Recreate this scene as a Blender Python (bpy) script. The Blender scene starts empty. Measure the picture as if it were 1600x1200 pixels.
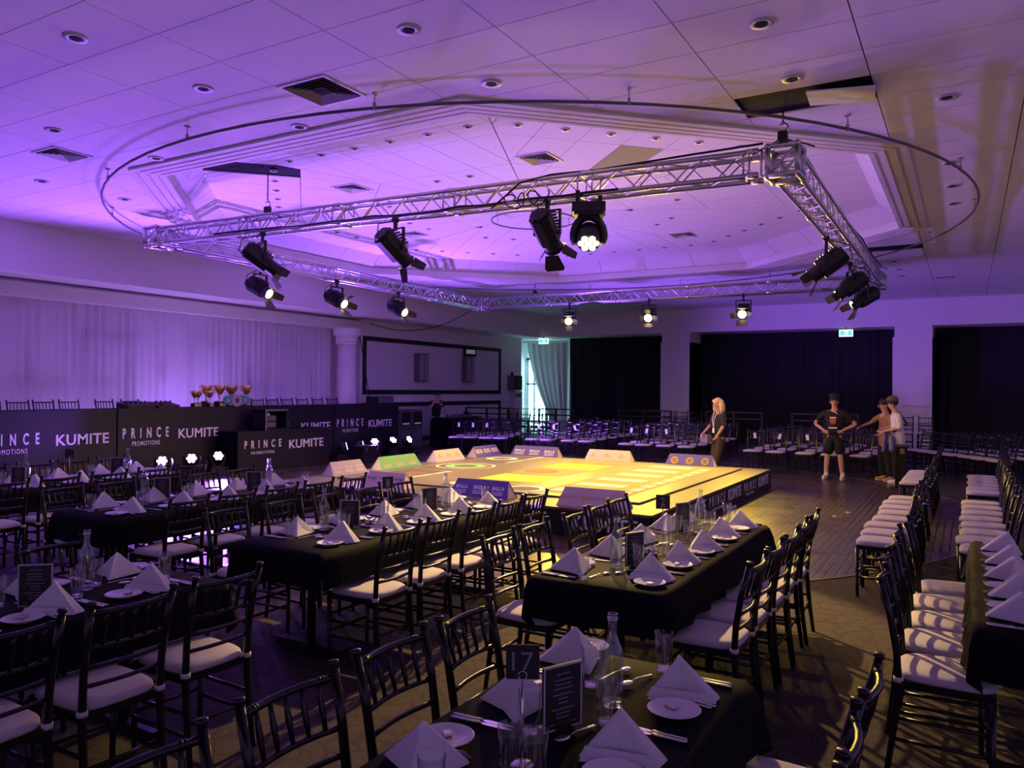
import bpy, math, random
from mathutils import Vector, Matrix, Quaternion
random.seed(7)
SC = bpy.context.scene
COL = SC.collection
PI = math.pi

# ------------------------------------------------------------------ camera
CAM_H = 1.8
_right = Vector((0.8642, 0.5031, 0.0082)); _up = Vector((-0.0042, -0.0091, 1.0))
cam_d = bpy.data.cameras.new('camera'); cam = bpy.data.objects.new('camera', cam_d); COL.objects.link(cam)
_fwd = Vector((-0.5031, 0.8642, 0.0058)).normalized()
_right = _fwd.cross(_up).normalized(); _up = _right.cross(_fwd).normalized()
cam.matrix_world = Matrix(((_right.x, _up.x, -_fwd.x, 0), (_right.y, _up.y, -_fwd.y, 0), (_right.z, _up.z, -_fwd.z, CAM_H), (0, 0, 0, 1)))
cam_d.sensor_width = 36.0; cam_d.lens = 1223.0 / 1600.0 * 36.0; cam_d.clip_start = 0.05; cam_d.clip_end = 200
SC.camera = cam
# ------------------------------------------------------------------ world, exposure
w = bpy.data.worlds.new('world'); SC.world = w; w.use_nodes = True
w.node_tree.nodes['Background'].inputs[0].default_value = (0.66, 0.42, 1.06, 1)
w.node_tree.nodes['Background'].inputs[1].default_value = 0.44
SC.view_settings.view_transform = 'Standard'; SC.view_settings.look = 'None'
SC.view_settings.gamma = 1.0; SC.view_settings.use_curve_mapping = False
SC.view_settings.exposure = 0.0
SC.cycles.max_bounces = 6; SC.cycles.diffuse_bounces = 4; SC.cycles.glossy_bounces = 3; SC.cycles.transmission_bounces = 6; SC.cycles.transparent_max_bounces = 20
SC.cycles.adaptive_threshold = 0.05; SC.cycles.caustics_reflective = True; SC.cycles.caustics_refractive = False
# light levels (watts) used by the lamp builders below
WARM = (1.0, 0.63, 0.05); WARM_W = 530.0
PURPLE = (0.30, 0.10, 1.0); PURPLE_W = 900.0
HEAD_W = 1500.0; FILL_BAR_W = 75.0

# ------------------------------------------------------------------ materials
MATS = {}
def mat(name, col, rough=0.6, metal=0.0, spec=0.5, emit=None, estr=0.0, noise=0.0, nscale=8.0, bump=0.0, bscale=40.0, trans=0.0, ior=1.45, alpha=1.0, sheen=0.0, coat=0.0):
    m = bpy.data.materials.new(name); m.use_nodes = True
    nt = m.node_tree; b = nt.nodes['Principled BSDF']
    b.inputs['Base Color'].default_value = (*col, 1); b.inputs['Roughness'].default_value = rough
    b.inputs['Metallic'].default_value = metal; b.inputs['Specular IOR Level'].default_value = spec
    b.inputs['Transmission Weight'].default_value = trans; b.inputs['IOR'].default_value = ior
    b.inputs['Alpha'].default_value = alpha; b.inputs['Sheen Weight'].default_value = sheen; b.inputs['Coat Weight'].default_value = coat
    if emit: b.inputs['Emission Color'].default_value = (*emit, 1); b.inputs['Emission Strength'].default_value = estr
    if noise or bump: tc = nt.nodes.new('ShaderNodeTexCoord')
    if noise:
        n = nt.nodes.new('ShaderNodeTexNoise'); n.inputs['Scale'].default_value = nscale; n.inputs['Detail'].default_value = 4
        nt.links.new(tc.outputs['Object'], n.inputs['Vector'])
        r = nt.nodes.new('ShaderNodeMapRange'); r.inputs['To Min'].default_value = 1 - noise; r.inputs['To Max'].default_value = 1 + noise
        nt.links.new(n.outputs['Fac'], r.inputs['Value'])
        x = nt.nodes.new('ShaderNodeVectorMath'); x.operation = 'SCALE'; x.inputs[0].default_value = col
        nt.links.new(r.outputs['Result'], x.inputs['Scale']); nt.links.new(x.outputs['Vector'], b.inputs['Base Color'])
    if bump:
        n = nt.nodes.new('ShaderNodeTexNoise'); n.inputs['Scale'].default_value = bscale; n.inputs['Detail'].default_value = 6
        nt.links.new(tc.outputs['Object'], n.inputs['Vector'])
        u = nt.nodes.new('ShaderNodeBump'); u.inputs['Strength'].default_value = bump; u.inputs['Distance'].default_value = 0.01
        nt.links.new(n.outputs['Fac'], u.inputs['Height']); nt.links.new(u.outputs['Normal'], b.inputs['Normal'])
    MATS[name] = m; return m
M = MATS
mat('black_wood', (0.010, 0.009, 0.011), 0.26, noise=0.2, nscale=20)
mat('cushion', (0.60, 0.56, 0.58), 0.85, noise=0.06, nscale=6, bump=0.25, bscale=18, sheen=0.2)
mat('elastic', (0.7, 0.68, 0.7), 0.8, noise=0.05)
mat('tablecloth', (0.0055, 0.005, 0.009), 0.8, spec=0.12, noise=0.25, nscale=5, bump=0.15, bscale=30)
mat('napkin', (0.72, 0.70, 0.74), 0.85, noise=0.04, nscale=12, bump=0.15, bscale=60)
mat('ceramic', (0.82, 0.81, 0.82), 0.14, noise=0.02)
mat('steel', (0.78, 0.77, 0.76), 0.16, 1.0, noise=0.04)
mat('foil', (0.75, 0.72, 0.74), 0.35, 0.3, noise=0.1, nscale=60)
mat('chocolate_brown', (0.30, 0.12, 0.05), 0.45, noise=0.15, nscale=60)
mat('menu_black', (0.016, 0.014, 0.02), 0.5, noise=0.1)
mat('menu_border', (0.45, 0.44, 0.46), 0.5, noise=0.05)
mat('print_grey', (0.22, 0.21, 0.25), 0.6, noise=0.05)
mat('print_white', (0.92, 0.90, 0.94), 0.6, noise=0.03)
mat('aluminium', (0.62, 0.61, 0.63), 0.32, 0.92, noise=0.1, nscale=30)
mat('fixture_black', (0.014, 0.013, 0.016), 0.42, noise=0.2, nscale=20)
mat('rubber', (0.012, 0.012, 0.013), 0.6, noise=0.2)
mat('ceiling_white', (0.86, 0.84, 0.83), 0.92, noise=0.03, nscale=3, bump=0.06, bscale=160)
mat('void_black', (0.002, 0.002, 0.003), 0.95, noise=0.2)  # near-black: the darkness of ceiling openings is put into the colour
mat('wall_white', (0.74, 0.71, 0.71), 0.9, noise=0.03, nscale=2, bump=0.05, bscale=80)
mat('moulding_white', (0.72, 0.69, 0.67), 0.7, noise=0.03)
mat('sheer', (0.80, 0.77, 0.82), 0.9, noise=0.05, nscale=3, sheen=0.3)
mat('curtain_white', (0.60, 0.60, 0.62), 0.9, noise=0.05, nscale=3, sheen=0.2)
mat('drape_black', (0.013, 0.011, 0.018), 0.95, noise=0.3, nscale=4)
mat('frame_black', (0.014, 0.012, 0.018), 0.5, noise=0.1)
mat('board_white', (0.62, 0.60, 0.63), 0.85, noise=0.02)
mat('speaker_grey', (0.13, 0.125, 0.14), 0.7, noise=0.15, nscale=80)
mat('plastic_white', (0.6, 0.6, 0.6), 0.5, noise=0.03)
mat('grille_grey', (0.32, 0.31, 0.31), 0.6, noise=0.05)
mat('banner_black', (0.008, 0.007, 0.014), 0.5, noise=0.15, nscale=2)
mat('stage_ply', (0.165, 0.132, 0.09), 0.45, noise=0.10, nscale=3)
mat('stage_skirt', (0.014, 0.012, 0.014), 0.5, noise=0.15)
mat('mat_tan', (0.20, 0.16, 0.115), 0.42, noise=0.06, nscale=6, bump=0.1, bscale=60)
mat('mat_edge', (0.06, 0.05, 0.05), 0.7, noise=0.1)
mat('mat_yellow', (0.62, 0.52, 0.03), 0.7, noise=0.03)
mat('mat_light', (0.27, 0.23, 0.12), 0.7, noise=0.05)
mat('mat_pale', (0.70, 0.68, 0.62), 0.65, noise=0.03)
mat('mat_grey', (0.10, 0.082, 0.09), 0.75, noise=0.06)
mat('mat_brown', (0.28, 0.14, 0.05), 0.75, noise=0.08)
mat('mat_green', (0.22, 0.55, 0.20), 0.7, noise=0.08)
mat('card_purple', (0.13, 0.10, 0.38), 0.5, noise=0.05)
mat('card_blue', (0.16, 0.15, 0.50), 0.5, noise=0.05)
mat('card_lilac', (0.44, 0.36, 0.46), 0.5, noise=0.05)
mat('card_cream', (0.78, 0.70, 0.58), 0.5, noise=0.03)
mat('card_green', (0.16, 0.55, 0.20), 0.5, noise=0.04)
mat('card_pink', (0.66, 0.54, 0.52), 0.5, noise=0.03)
mat('print_gold', (0.72, 0.42, 0.08), 0.5, noise=0.06)
mat('print_dark', (0.16, 0.13, 0.17), 0.6, noise=0.06)
mat('gold', (0.90, 0.62, 0.22), 0.30, 0.85, noise=0.06)
mat('silver', (0.75, 0.72, 0.74), 0.25, 1.0, noise=0.05)
mat('belt_green', (0.05, 0.33, 0.30), 0.6, noise=0.08)
mat('belt_pink', (0.65, 0.42, 0.42), 0.35, 0.6, noise=0.06)
mat('jewel_blue', (0.10, 0.07, 0.35), 0.3, noise=0.05)
mat('skin', (0.58, 0.34, 0.23), 0.55, noise=0.05)
mat('hair_blonde', (0.80, 0.62, 0.34), 0.6, noise=0.12, nscale=60)
mat('hair_dark', (0.03, 0.022, 0.02), 0.6, noise=0.2, nscale=60)
mat('cloth_black', (0.012, 0.011, 0.014), 0.85, noise=0.2)
mat('cloth_charcoal', (0.030, 0.024, 0.024), 0.85, noise=0.3, nscale=60)
mat('cloth_brown', (0.085, 0.055, 0.035), 0.85, noise=0.2, nscale=20)
mat('cloth_white', (0.72, 0.66, 0.66), 0.85, noise=0.06, nscale=14)
mat('cloth_gold', (0.36, 0.19, 0.06), 0.8, noise=0.55, nscale=26)
mat('cap_brown', (0.16, 0.10, 0.07), 0.8, noise=0.1)
mat('bag_blue', (0.10, 0.14, 0.30), 0.6, noise=0.2, nscale=20)
mat('bag_violet', (0.14, 0.10, 0.36), 0.6, noise=0.2, nscale=20)
mat('shoe_white', (0.75, 0.72, 0.70), 0.5, noise=0.05)
mat('shoe_tan', (0.55, 0.36, 0.16), 0.5, noise=0.08)
mat('leather_grey', (0.22, 0.19, 0.17), 0.5, noise=0.1)
mat('print_red', (0.35, 0.08, 0.05), 0.6, noise=0.3, nscale=40)
mat('lens_warm', (0.9, 0.8, 0.6), 0.3, emit=(1.0, 0.74, 0.36), estr=14.0, noise=0.01)
mat('lens_purple', (0.8, 0.7, 1.0), 0.3, emit=(0.72, 0.52, 1.0), estr=14.0, noise=0.01)
mat('lens_dim', (0.5, 0.45, 0.7), 0.3, emit=(0.60, 0.44, 1.0), estr=5.0, noise=0.01)
mat('door_flap', (0.03, 0.027, 0.024), 0.45, 0.2, noise=0.1)
mat('exit_green', (0.1, 0.5, 0.35), 0.5, emit=(0.22, 0.80, 0.62), estr=0.9, noise=0.01)
mat('exit_white', (0.8, 0.9, 0.9), 0.5, emit=(0.55, 0.95, 0.85), estr=1.5, noise=0.01)
mat('daylight', (0.8, 0.95, 1.0), 0.5, emit=(0.42, 0.92, 1.0), estr=9.0, noise=0.01)
mat('window_frame', (0.55, 0.60, 0.62), 0.6, noise=0.03)
mat('display_grey', (0.2, 0.2, 0.22), 0.4, emit=(0.5, 0.5, 0.55), estr=0.25, noise=0.01)
mat('orange', (0.7, 0.2, 0.05), 0.6, noise=0.05)

def brick_mat(name, c1, c2, mortar, rough, bw, rh, msize, rot, bump=0.3, coat=0.0):
    m = bpy.data.materials.new(name); m.use_nodes = True; nt = m.node_tree; b = nt.nodes['Principled BSDF']
    tc = nt.nodes.new('ShaderNodeTexCoord'); mp = nt.nodes.new('ShaderNodeMapping'); mp.inputs['Rotation'].default_value = (0, 0, rot)
    nt.links.new(tc.outputs['Object'], mp.inputs['Vector'])
    br = nt.nodes.new('ShaderNodeTexBrick'); br.inputs['Color1'].default_value = (*c1, 1); br.inputs['Color2'].default_value = (*c2, 1)
    br.inputs['Mortar'].default_value = (*mortar, 1); br.inputs['Scale'].default_value = 1.0; br.inputs['Mortar Size'].default_value = msize
    br.inputs['Brick Width'].default_value = bw; br.inputs['Row Height'].default_value = rh; br.inputs['Mortar Smooth'].default_value = 0.2
    nt.links.new(mp.outputs['Vector'], br.inputs['Vector'])
    n = nt.nodes.new('ShaderNodeTexNoise'); n.inputs['Scale'].default_value = 2.2; n.inputs['Detail'].default_value = 6
    nt.links.new(mp.outputs['Vector'], n.inputs['Vector'])
    mx = nt.nodes.new('ShaderNodeMixRGB'); mx.blend_type = 'OVERLAY'; mx.inputs['Fac'].default_value = 0.5
    nt.links.new(br.outputs['Color'], mx.inputs['Color1']); nt.links.new(n.outputs['Color'], mx.inputs['Color2'])
    nt.links.new(br.outputs['Color'], b.inputs['Base Color'])
    rr = nt.nodes.new('ShaderNodeMapRange'); rr.inputs['To Min'].default_value = rough * 0.7; rr.inputs['To Max'].default_value = rough * 1.35
    nt.links.new(n.outputs['Fac'], rr.inputs['Value']); nt.links.new(rr.outputs['Result'], b.inputs['Roughness'])
    u = nt.nodes.new('ShaderNodeBump'); u.inputs['Strength'].default_value = bump; u.inputs['Distance'].default_value = 0.004; u.invert = True
    nt.links.new(br.outputs['Fac'], u.inputs['Height']); nt.links.new(u.outputs['Normal'], b.inputs['Normal'])
    MATS[name] = m
brick_mat('parquet', (0.085, 0.060, 0.040), (0.105, 0.076, 0.052), (0.008, 0.006, 0.005), 0.28, 2.4, 0.085, 0.011, PI/2, 0.6)

def carpet():
    m = bpy.data.materials.new('carpet'); m.use_nodes = True; nt = m.node_tree; b = nt.nodes['Principled BSDF']
    tc = nt.nodes.new('ShaderNodeTexCoord')
    v = nt.nodes.new('ShaderNodeTexVoronoi'); v.feature = 'DISTANCE_TO_EDGE'; v.inputs['Scale'].default_value = 9.0
    n0 = nt.nodes.new('ShaderNodeTexNoise'); n0.inputs['Scale'].default_value = 3.0; n0.inputs['Detail'].default_value = 3
    nt.links.new(tc.outputs['Object'], n0.inputs['Vector'])
    mx0 = nt.nodes.new('ShaderNodeMixRGB'); mx0.inputs['Fac'].default_value = 0.25
    nt.links.new(tc.outputs['Object'], mx0.inputs['Color1']); nt.links.new(n0.outputs['Color'], mx0.inputs['Color2'])
    nt.links.new(mx0.outputs['Color'], v.inputs['Vector'])
    cr = nt.nodes.new('ShaderNodeValToRGB'); cr.color_ramp.elements[0].position = 0.02; cr.color_ramp.elements[0].color = (0.068, 0.054, 0.049, 1)
    cr.color_ramp.elements[1].position = 0.10; cr.color_ramp.elements[1].color = (0.094, 0.075, 0.066, 1)
    nt.links.new(v.outputs['Distance'], cr.inputs['Fac'])
    n = nt.nodes.new('ShaderNodeTexNoise'); n.inputs['Scale'].default_value = 160.0; n.inputs['Detail'].default_value = 3
    nt.links.new(tc.outputs['Object'], n.inputs['Vector'])
    mx = nt.nodes.new('ShaderNodeMixRGB'); mx.blend_type = 'MULTIPLY'; mx.inputs['Fac'].default_value = 0.55
    nt.links.new(cr.outputs['Color'], mx.inputs['Color1']); nt.links.new(n.outputs['Color'], mx.inputs['Color2'])
    nt.links.new(mx.outputs['Color'], b.inputs['Base Color']); b.inputs['Roughness'].default_value = 0.95; b.inputs['Specular IOR Level'].default_value = 0.2
    u = nt.nodes.new('ShaderNodeBump'); u.inputs['Strength'].default_value = 0.6; u.inputs['Distance'].default_value = 0.006
    nt.links.new(n.outputs['Fac'], u.inputs['Height']); nt.links.new(u.outputs['Normal'], b.inputs['Normal'])
    MATS['carpet'] = m
carpet()
def thin_glass(name, tint):
    m = bpy.data.materials.new(name); m.use_nodes = True; nt = m.node_tree; nt.nodes.remove(nt.nodes['Principled BSDF']); out = nt.nodes['Material Output']
    t = nt.nodes.new('ShaderNodeBsdfTransparent'); t.inputs['Color'].default_value = (*tint, 1); g = nt.nodes.new('ShaderNodeBsdfGlossy'); g.inputs['Roughness'].default_value = 0.03; g.inputs['Color'].default_value = (1, 1, 1, 1)
    lw = nt.nodes.new('ShaderNodeLayerWeight'); lw.inputs['Blend'].default_value = 0.5; pw = nt.nodes.new('ShaderNodeMath'); pw.operation = 'POWER'; pw.inputs[1].default_value = 3.0; fr = nt.nodes.new('ShaderNodeMapRange'); fr.inputs['To Min'].default_value = 0.06; fr.inputs['To Max'].default_value = 0.85; nt.links.new(lw.outputs['Facing'], pw.inputs[0]); nt.links.new(pw.outputs[0], fr.inputs['Value']); x = nt.nodes.new('ShaderNodeMixShader')
    nt.links.new(fr.outputs[0], x.inputs['Fac']); nt.links.new(t.outputs[0], x.inputs[1]); nt.links.new(g.outputs[0], x.inputs[2]); nt.links.new(x.outputs[0], out.inputs['Surface']); MATS[name] = m
thin_glass('glass', (0.97, 0.975, 0.98)); thin_glass('green_glass', (0.93, 0.972, 0.965))
# sheer curtain lets some of the wall behind it show
def sheer_mat():
    m = MATS['sheer']; nt = m.node_tree; b = nt.nodes['Principled BSDF']; out = nt.nodes['Material Output']
    t = nt.nodes.new('ShaderNodeBsdfTransparent'); tl = nt.nodes.new('ShaderNodeBsdfTranslucent'); tl.inputs['Color'].default_value = (0.8, 0.77, 0.82, 1)
    a = nt.nodes.new('ShaderNodeMixShader'); a.inputs['Fac'].default_value = 0.25; nt.links.new(b.outputs[0], a.inputs[1]); nt.links.new(tl.outputs[0], a.inputs[2])
    x = nt.nodes.new('ShaderNodeMixShader'); x.inputs['Fac'].default_value = 0.30; nt.links.new(a.outputs[0], x.inputs[1]); nt.links.new(t.outputs[0], x.inputs[2])
    nt.links.new(x.outputs[0], out.inputs['Surface'])
sheer_mat()

# ------------------------------------------------------------------ mesh helpers
class MB:
    def __init__(s): s.v = []; s.f = []; s.mi = []; s.cur = 0
    def add(s, vs, fs):
        o = len(s.v); s.v += [tuple(p) for p in vs]
        for f in fs: s.f.append(tuple(i + o for i in f)); s.mi.append(s.cur)
        return s
    def bx(s, x0, x1, y0, y1, z0, z1):
        vs = [(x0, y0, z0), (x1, y0, z0), (x1, y1, z0), (x0, y1, z0), (x0, y0, z1), (x1, y0, z1), (x1, y1, z1), (x0, y1, z1)]
        return s.add(vs, [(0, 3, 2, 1), (4, 5, 6, 7), (0, 1, 5, 4), (1, 2, 6, 5), (2, 3, 7, 6), (3, 0, 4, 7)])
    def box(s, c, d): return s.bx(c[0]-d[0]/2, c[0]+d[0]/2, c[1]-d[1]/2, c[1]+d[1]/2, c[2]-d[2]/2, c[2]+d[2]/2)
    def tube(s, pts, r, n=8, cap=True):
        pts = [Vector(p) for p in pts]; rs = r if isinstance(r, (list, tuple)) else [r] * len(pts)
        t0 = (pts[1] - pts[0]).normalized(); ref = Vector((0, 0, 1)) if abs(t0.z) < 0.9 else Vector((0, 1, 0))
        a = t0.cross(ref).normalized(); vs = []; m = len(pts)
        for i, p in enumerate(pts):
            t = (pts[min(i+1, m-1)] - pts[max(i-1, 0)]).normalized()
            a = (a - t * a.dot(t)).normalized(); b = t.cross(a)
            for k in range(n):
                q = 2 * PI * k / n; vs.append(p + (a * math.cos(q) + b * math.sin(q)) * rs[i])
        fs = [(i*n+k, i*n+(k+1) % n, (i+1)*n+(k+1) % n, (i+1)*n+k) for i in range(m-1) for k in range(n)]
        if cap: fs += [tuple(range(n-1, -1, -1)), tuple((m-1)*n + k for k in range(n))]
        return s.add(vs, fs)
    def lathe(s, prof, n=20, c=(0, 0, 0)):
        vs = []; m = len(prof)
        for r, z in prof:
            for k in range(n): q = 2*PI*k/n; vs.append((c[0]+r*math.cos(q), c[1]+r*math.sin(q), c[2]+z))
        fs = [(i*n+k, i*n+(k+1) % n, (i+1)*n+(k+1) % n, (i+1)*n+k) for i in range(m-1) for k in range(n)]
        fs += [tuple(range(n-1, -1, -1)), tuple((m-1)*n+k for k in range(n))]
        return s.add(vs, fs)
    def prism(s, poly, z0, z1):
        n = len(poly); vs = [(x, y, z0) for x, y in poly] + [(x, y, z1) for x, y in poly]
        fs = [tuple(range(n-1, -1, -1)), tuple(range(n, 2*n))] + [(k, (k+1) % n, n+(k+1) % n, n+k) for k in range(n)]
        return s.add(vs, fs)
    def ball(s, c, r, n=8, m=6, sc=(1, 1, 1)):
        vs = [(c[0], c[1], c[2]-r*sc[2])]; fs = []
        for i in range(1, m):
            a = -PI/2 + PI*i/m
            for k in range(n): q = 2*PI*k/n; vs.append((c[0]+r*sc[0]*math.cos(a)*math.cos(q), c[1]+r*sc[1]*math.cos(a)*math.sin(q), c[2]+r*sc[2]*math.sin(a)))
        vs.append((c[0], c[1], c[2]+r*sc[2])); L = len(vs)-1
        fs += [(0, 1+(k+1) % n, 1+k) for k in range(n)] + [(L, L-n+k, L-n+(k+1) % n) for k in range(n)]
        fs += [(1+i*n+k, 1+i*n+(k+1) % n, 1+(i+1)*n+(k+1) % n, 1+(i+1)*n+k) for i in range(m-2) for k in range(n)]
        return s.add(vs, fs)
    def xf(s, mtx, start=0):
        for i in range(start, len(s.v)): s.v[i] = tuple(mtx @ Vector(s.v[i]))
        return s
    def mesh(s, name, mats, smooth=False):
        me = bpy.data.meshes.new(name); me.from_pydata(s.v, [], s.f)
        for m in (mats if isinstance(mats, (list, tuple)) else [mats]): me.materials.append(M[m] if isinstance(m, str) else m)
        if any(s.mi): me.polygons.foreach_set('material_index', s.mi)
        if smooth: me.polygons.foreach_set('use_smooth', [True]*len(me.polygons))
        me.update(); return me
def smooth_by_angle(me, ang=40):
    import bmesh
    bm = bmesh.new(); bm.from_mesh(me); lim = math.radians(ang)
    for e in bm.edges: e.smooth = len(e.link_faces) == 2 and e.calc_face_angle(9) < lim
    for f in bm.faces: f.smooth = True
    bm.to_mesh(me); bm.free(); return me
def ob(name, me, parent=None, loc=(0, 0, 0), rz=0.0, rot=None, scale=None):
    o = bpy.data.objects.new(name, me); COL.objects.link(o); o.parent = parent; o.location = loc
    if rot is not None:
        if isinstance(rot, Quaternion): o.rotation_mode = 'QUATERNION'; o.rotation_quaternion = rot
        else: o.rotation_euler = rot
    elif rz: o.rotation_euler = (0, 0, rz)
    if scale: o.scale = scale
    return o
def tag(o, label=None, cat=None, group=None, kind=None):
    if label: o['label'] = label
    if cat: o['category'] = cat
    if group: o['group'] = group
    if kind: o['kind'] = kind
    return o
def thing(name, label, cat, loc=(0, 0, 0), rz=0.0, group=None):
    o = bpy.data.objects.new(name, None); COL.objects.link(o); o.location = loc; o.rotation_euler = (0, 0, rz); o.empty_display_size = 0.1
    return tag(o, label, cat, group)
def struct(name, me, label=None, parent=None): return tag(ob(name, me, parent), label, None, None, None if parent else 'structure')
def stamp(parts, root):
    """parts: list of (name, mesh, index of the parent part or None); linked copies that share mesh data"""
    made = []
    for nm, me, pi in parts: made.append(ob(nm, me, root if pi is None else made[pi]))
    return root
def spot(name, loc, target, watts, color, size, blend, radius, parent=None):
    d = bpy.data.lights.new(name, 'SPOT'); d.energy = watts; d.color = color; d.spot_size = math.radians(size); d.spot_blend = blend; d.shadow_soft_size = radius
    o = bpy.data.objects.new(name, d); COL.objects.link(o); o.location = loc; o.rotation_mode = 'QUATERNION'
    o.rotation_quaternion = (Vector(target) - Vector(loc)).to_track_quat('-Z', 'Y')
    if parent: o.parent = parent; o.matrix_parent_inverse = Matrix.Translation(parent.location).inverted()
    return o
def text_mesh(body, size, m, spacing=1.0, bold=0.0, xs=1.0, extrude=0.0015, align='LEFT'):
    c = bpy.data.curves.new('lettering', 'FONT'); c.body = body; c.size = size; c.space_character = spacing; c.offset = bold * size; c.extrude = extrude; c.align_x = align
    c.resolution_u = 3
    o = bpy.data.objects.new('lettering', c); COL.objects.link(o)
    dg = bpy.context.evaluated_depsgraph_get(); me = bpy.data.meshes.new_from_object(o.evaluated_get(dg))
    bpy.data.objects.remove(o); bpy.data.curves.remove(c)
    me.materials.clear(); me.materials.append(M[m])
    if xs != 1.0:
        for v in me.vertices: v.co.x *= xs
    return me
def fit_text(me, width=None, height=None):
    xs = [v.co.x for v in me.vertices]; ys = [v.co.y for v in me.vertices]; a, b = min(xs), max(xs); c, d = min(ys), max(ys)
    sx = width / (b - a) if width else 1; sy = height / (d - c) if height else 1
    for v in me.vertices: v.co.x = (v.co.x - a) * sx; v.co.y = (v.co.y - c) * sy
    return me
def on_plane(me, facing, origin):
    """lay a flat text mesh on an upright plane; facing '+X' or '-Y'"""
    if facing == '+X': mt = Matrix(((0, 0, 1), (1, 0, 0), (0, 1, 0)))
    else: mt = Matrix(((1, 0, 0), (0, 0, -1), (0, 1, 0)))
    for v in me.vertices: v.co = mt @ v.co + Vector(origin)
    return me
ORD = ['first', 'second', 'third', 'fourth', 'fifth', 'sixth', 'seventh', 'eighth', 'ninth', 'tenth', 'eleventh', 'twelfth', 'thirteenth', 'fourteenth', 'fifteenth', 'sixteenth']

# ------------------------------------------------------------------ room shell
ZC = 4.58; XL = -13.93; YB = 26.3; XR = 6.0; YN = -5.0
CX, CY, AP = -6.75, 12.32, 6.0
def octa(a, rot=0.0): return [(CX + a/math.cos(PI/8)*math.cos(PI/8+k*PI/4+rot), CY + a/math.cos(PI/8)*math.sin(PI/8+k*PI/4+rot)) for k in range(8)]
floor = struct('floor', MB().bx(-16.2, XR, YN, 28.4, -0.12, 0).mesh('floor', 'carpet'), 'dark swirled carpet around the round dance floor')
RD = 7.05
dm = MB(); n = 128
disc = [(CX + RD*math.cos(2*PI*k/n), CY + RD*math.sin(2*PI*k/n)) for k in range(n)]
dm.prism(disc, -0.05, 0.004)
struct('floor_parquet', dm.mesh('floor_parquet', 'parquet'), 'round glossy dark parquet dance floor under the stage')
rm = MB()
for k in range(n):
    a, b = 2*PI*k/n, 2*PI*(k+1)/n
    q = [(CX + r*math.cos(t), CY + r*math.sin(t)) for r, t in ((RD, a), (RD+0.02, a), (RD+0.02, b), (RD, b))]
    rm.add([(x, y, 0.007) for x, y in q] + [(x, y, 0.0) for x, y in q], [(0, 1, 2, 3), (1, 5, 6, 2), (0, 3, 7, 4)])
struct('trim_1', rm.mesh('trim_1', 'leather_grey'), 'thin metal edging strip around the round dance floor')

# walls
struct('wall_left', MB().bx(-15.6, -15.4, YN, 17.15, 0, 3.9).bx(-15.6, -14.9, 17.0, 17.15, 0, 3.9).mesh('wall_left', 'wall_white'), 'white wall behind the sheer curtain')
struct('wall_left_far', MB().bx(-15.5, -14.9, 17.15, YB, 0, 3.9).bx(-16.2, -15.5, YB-0.2, YB, 0, 3.9).bx(-16.3, -15.55, YB, 28.2, 0, 3.9).mesh('wall_left_far', 'wall_white'), 'white side wall carrying the black-framed panel')
struct('wall_left_bulkhead', MB().bx(XL-0.15, XL, YN, YB, 3.73, ZC+0.05).bx(-15.6, XL-0.15, YN, YB, 3.73, 3.85).mesh('wall_left_bulkhead', 'wall_white'), 'deep bulkhead above the sheer curtain')
struct('wall_back_bulkhead', MB().bx(-16.2, XR, YB, YB+0.15, 3.78, ZC+0.05).bx(-16.2, XR, YB+0.15, 28.2, 3.78, 3.9).mesh('wall_back_bulkhead', 'wall_white'), 'deep bulkhead above the black curtain bays')
struct('wall_back', MB().bx(-16.3, XR, 28.1, 28.3, 0, 3.9).mesh('wall_back', 'wall_white'), 'wall behind the black curtains')
for nm, x0, x1, lb in (('wall_back_pillar', -9.24, -8.26, 'pale square pillar between two black curtain bays, stacked chairs below'), ('wall_back_pillar', -1.92, -0.91, 'pale square pillar behind the person in the white shirt')):
    m = MB().bx(x0, x1, YB-0.02, 28.1, 0, 3.78).bx(x0-0.05, x1+0.0, YB-0.01, 28.1, 0, 3.45)
    struct(nm, m.mesh('pillar', 'wall_white'), lb)

# ceiling: slab blackened to stand for the unlit void, with an octagonal opening, tiles hung under it
X0, X1, Y0, Y1 = -16.2, XR, YN, 28.4
def slab():
    m = MB(); o = octa(AP)
    ang = [PI/8+k*PI/4 for k in range(8)]
    def edge(t):
        dx, dy = math.cos(t), math.sin(t); s = 1e9
        for lim, d, c in ((X0, dx, CX), (X1, dx, CX), (Y0, dy, CY), (Y1, dy, CY)):
            if abs(d) > 1e-9 and (lim-c)/d > 0: s = min(s, (lim-c)/d)
        return (CX+dx*s, CY+dy*s)
    corners = [(X1, Y1), (X0, Y1), (X0, Y0), (X1, Y0)]
    out = []
    for k in range(8):
        a, b = ang[k], ang[(k+1) % 8] + (2*PI if k == 7 else 0)
        pts = [edge(a)]
        for c in corners:
            t = math.atan2(c[1]-CY, c[0]-CX)
            while t < a: t += 2*PI
            if a < t < b: pts.append(c)
        pts.append(edge(b))
        poly = [o[k]] + pts + [o[(k+1) % 8]]
        m.prism(poly, ZC+0.018, ZC+0.06)
    return m
ceil = struct('ceiling', slab().mesh('ceiling', 'void_black'), 'white tiled ceiling with dark joints')
NRM = [(math.cos((k+1)*PI/4), math.sin((k+1)*PI/4)) for k in range(8)]
def clip(poly, nx, ny, d):
    out = []
    for i in range(len(poly)):
        p, q = poly[i], poly[(i+1) % len(poly)]
        a = p[0]*nx+p[1]*ny-d; b = q[0]*nx+q[1]*ny-d
        if a >= 0: out.append(p)
        if a*b < 0: t = a/(a-b); out.append((p[0]+(q[0]-p[0])*t, p[1]+(q[1]-p[1])*t))
    return out
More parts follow.
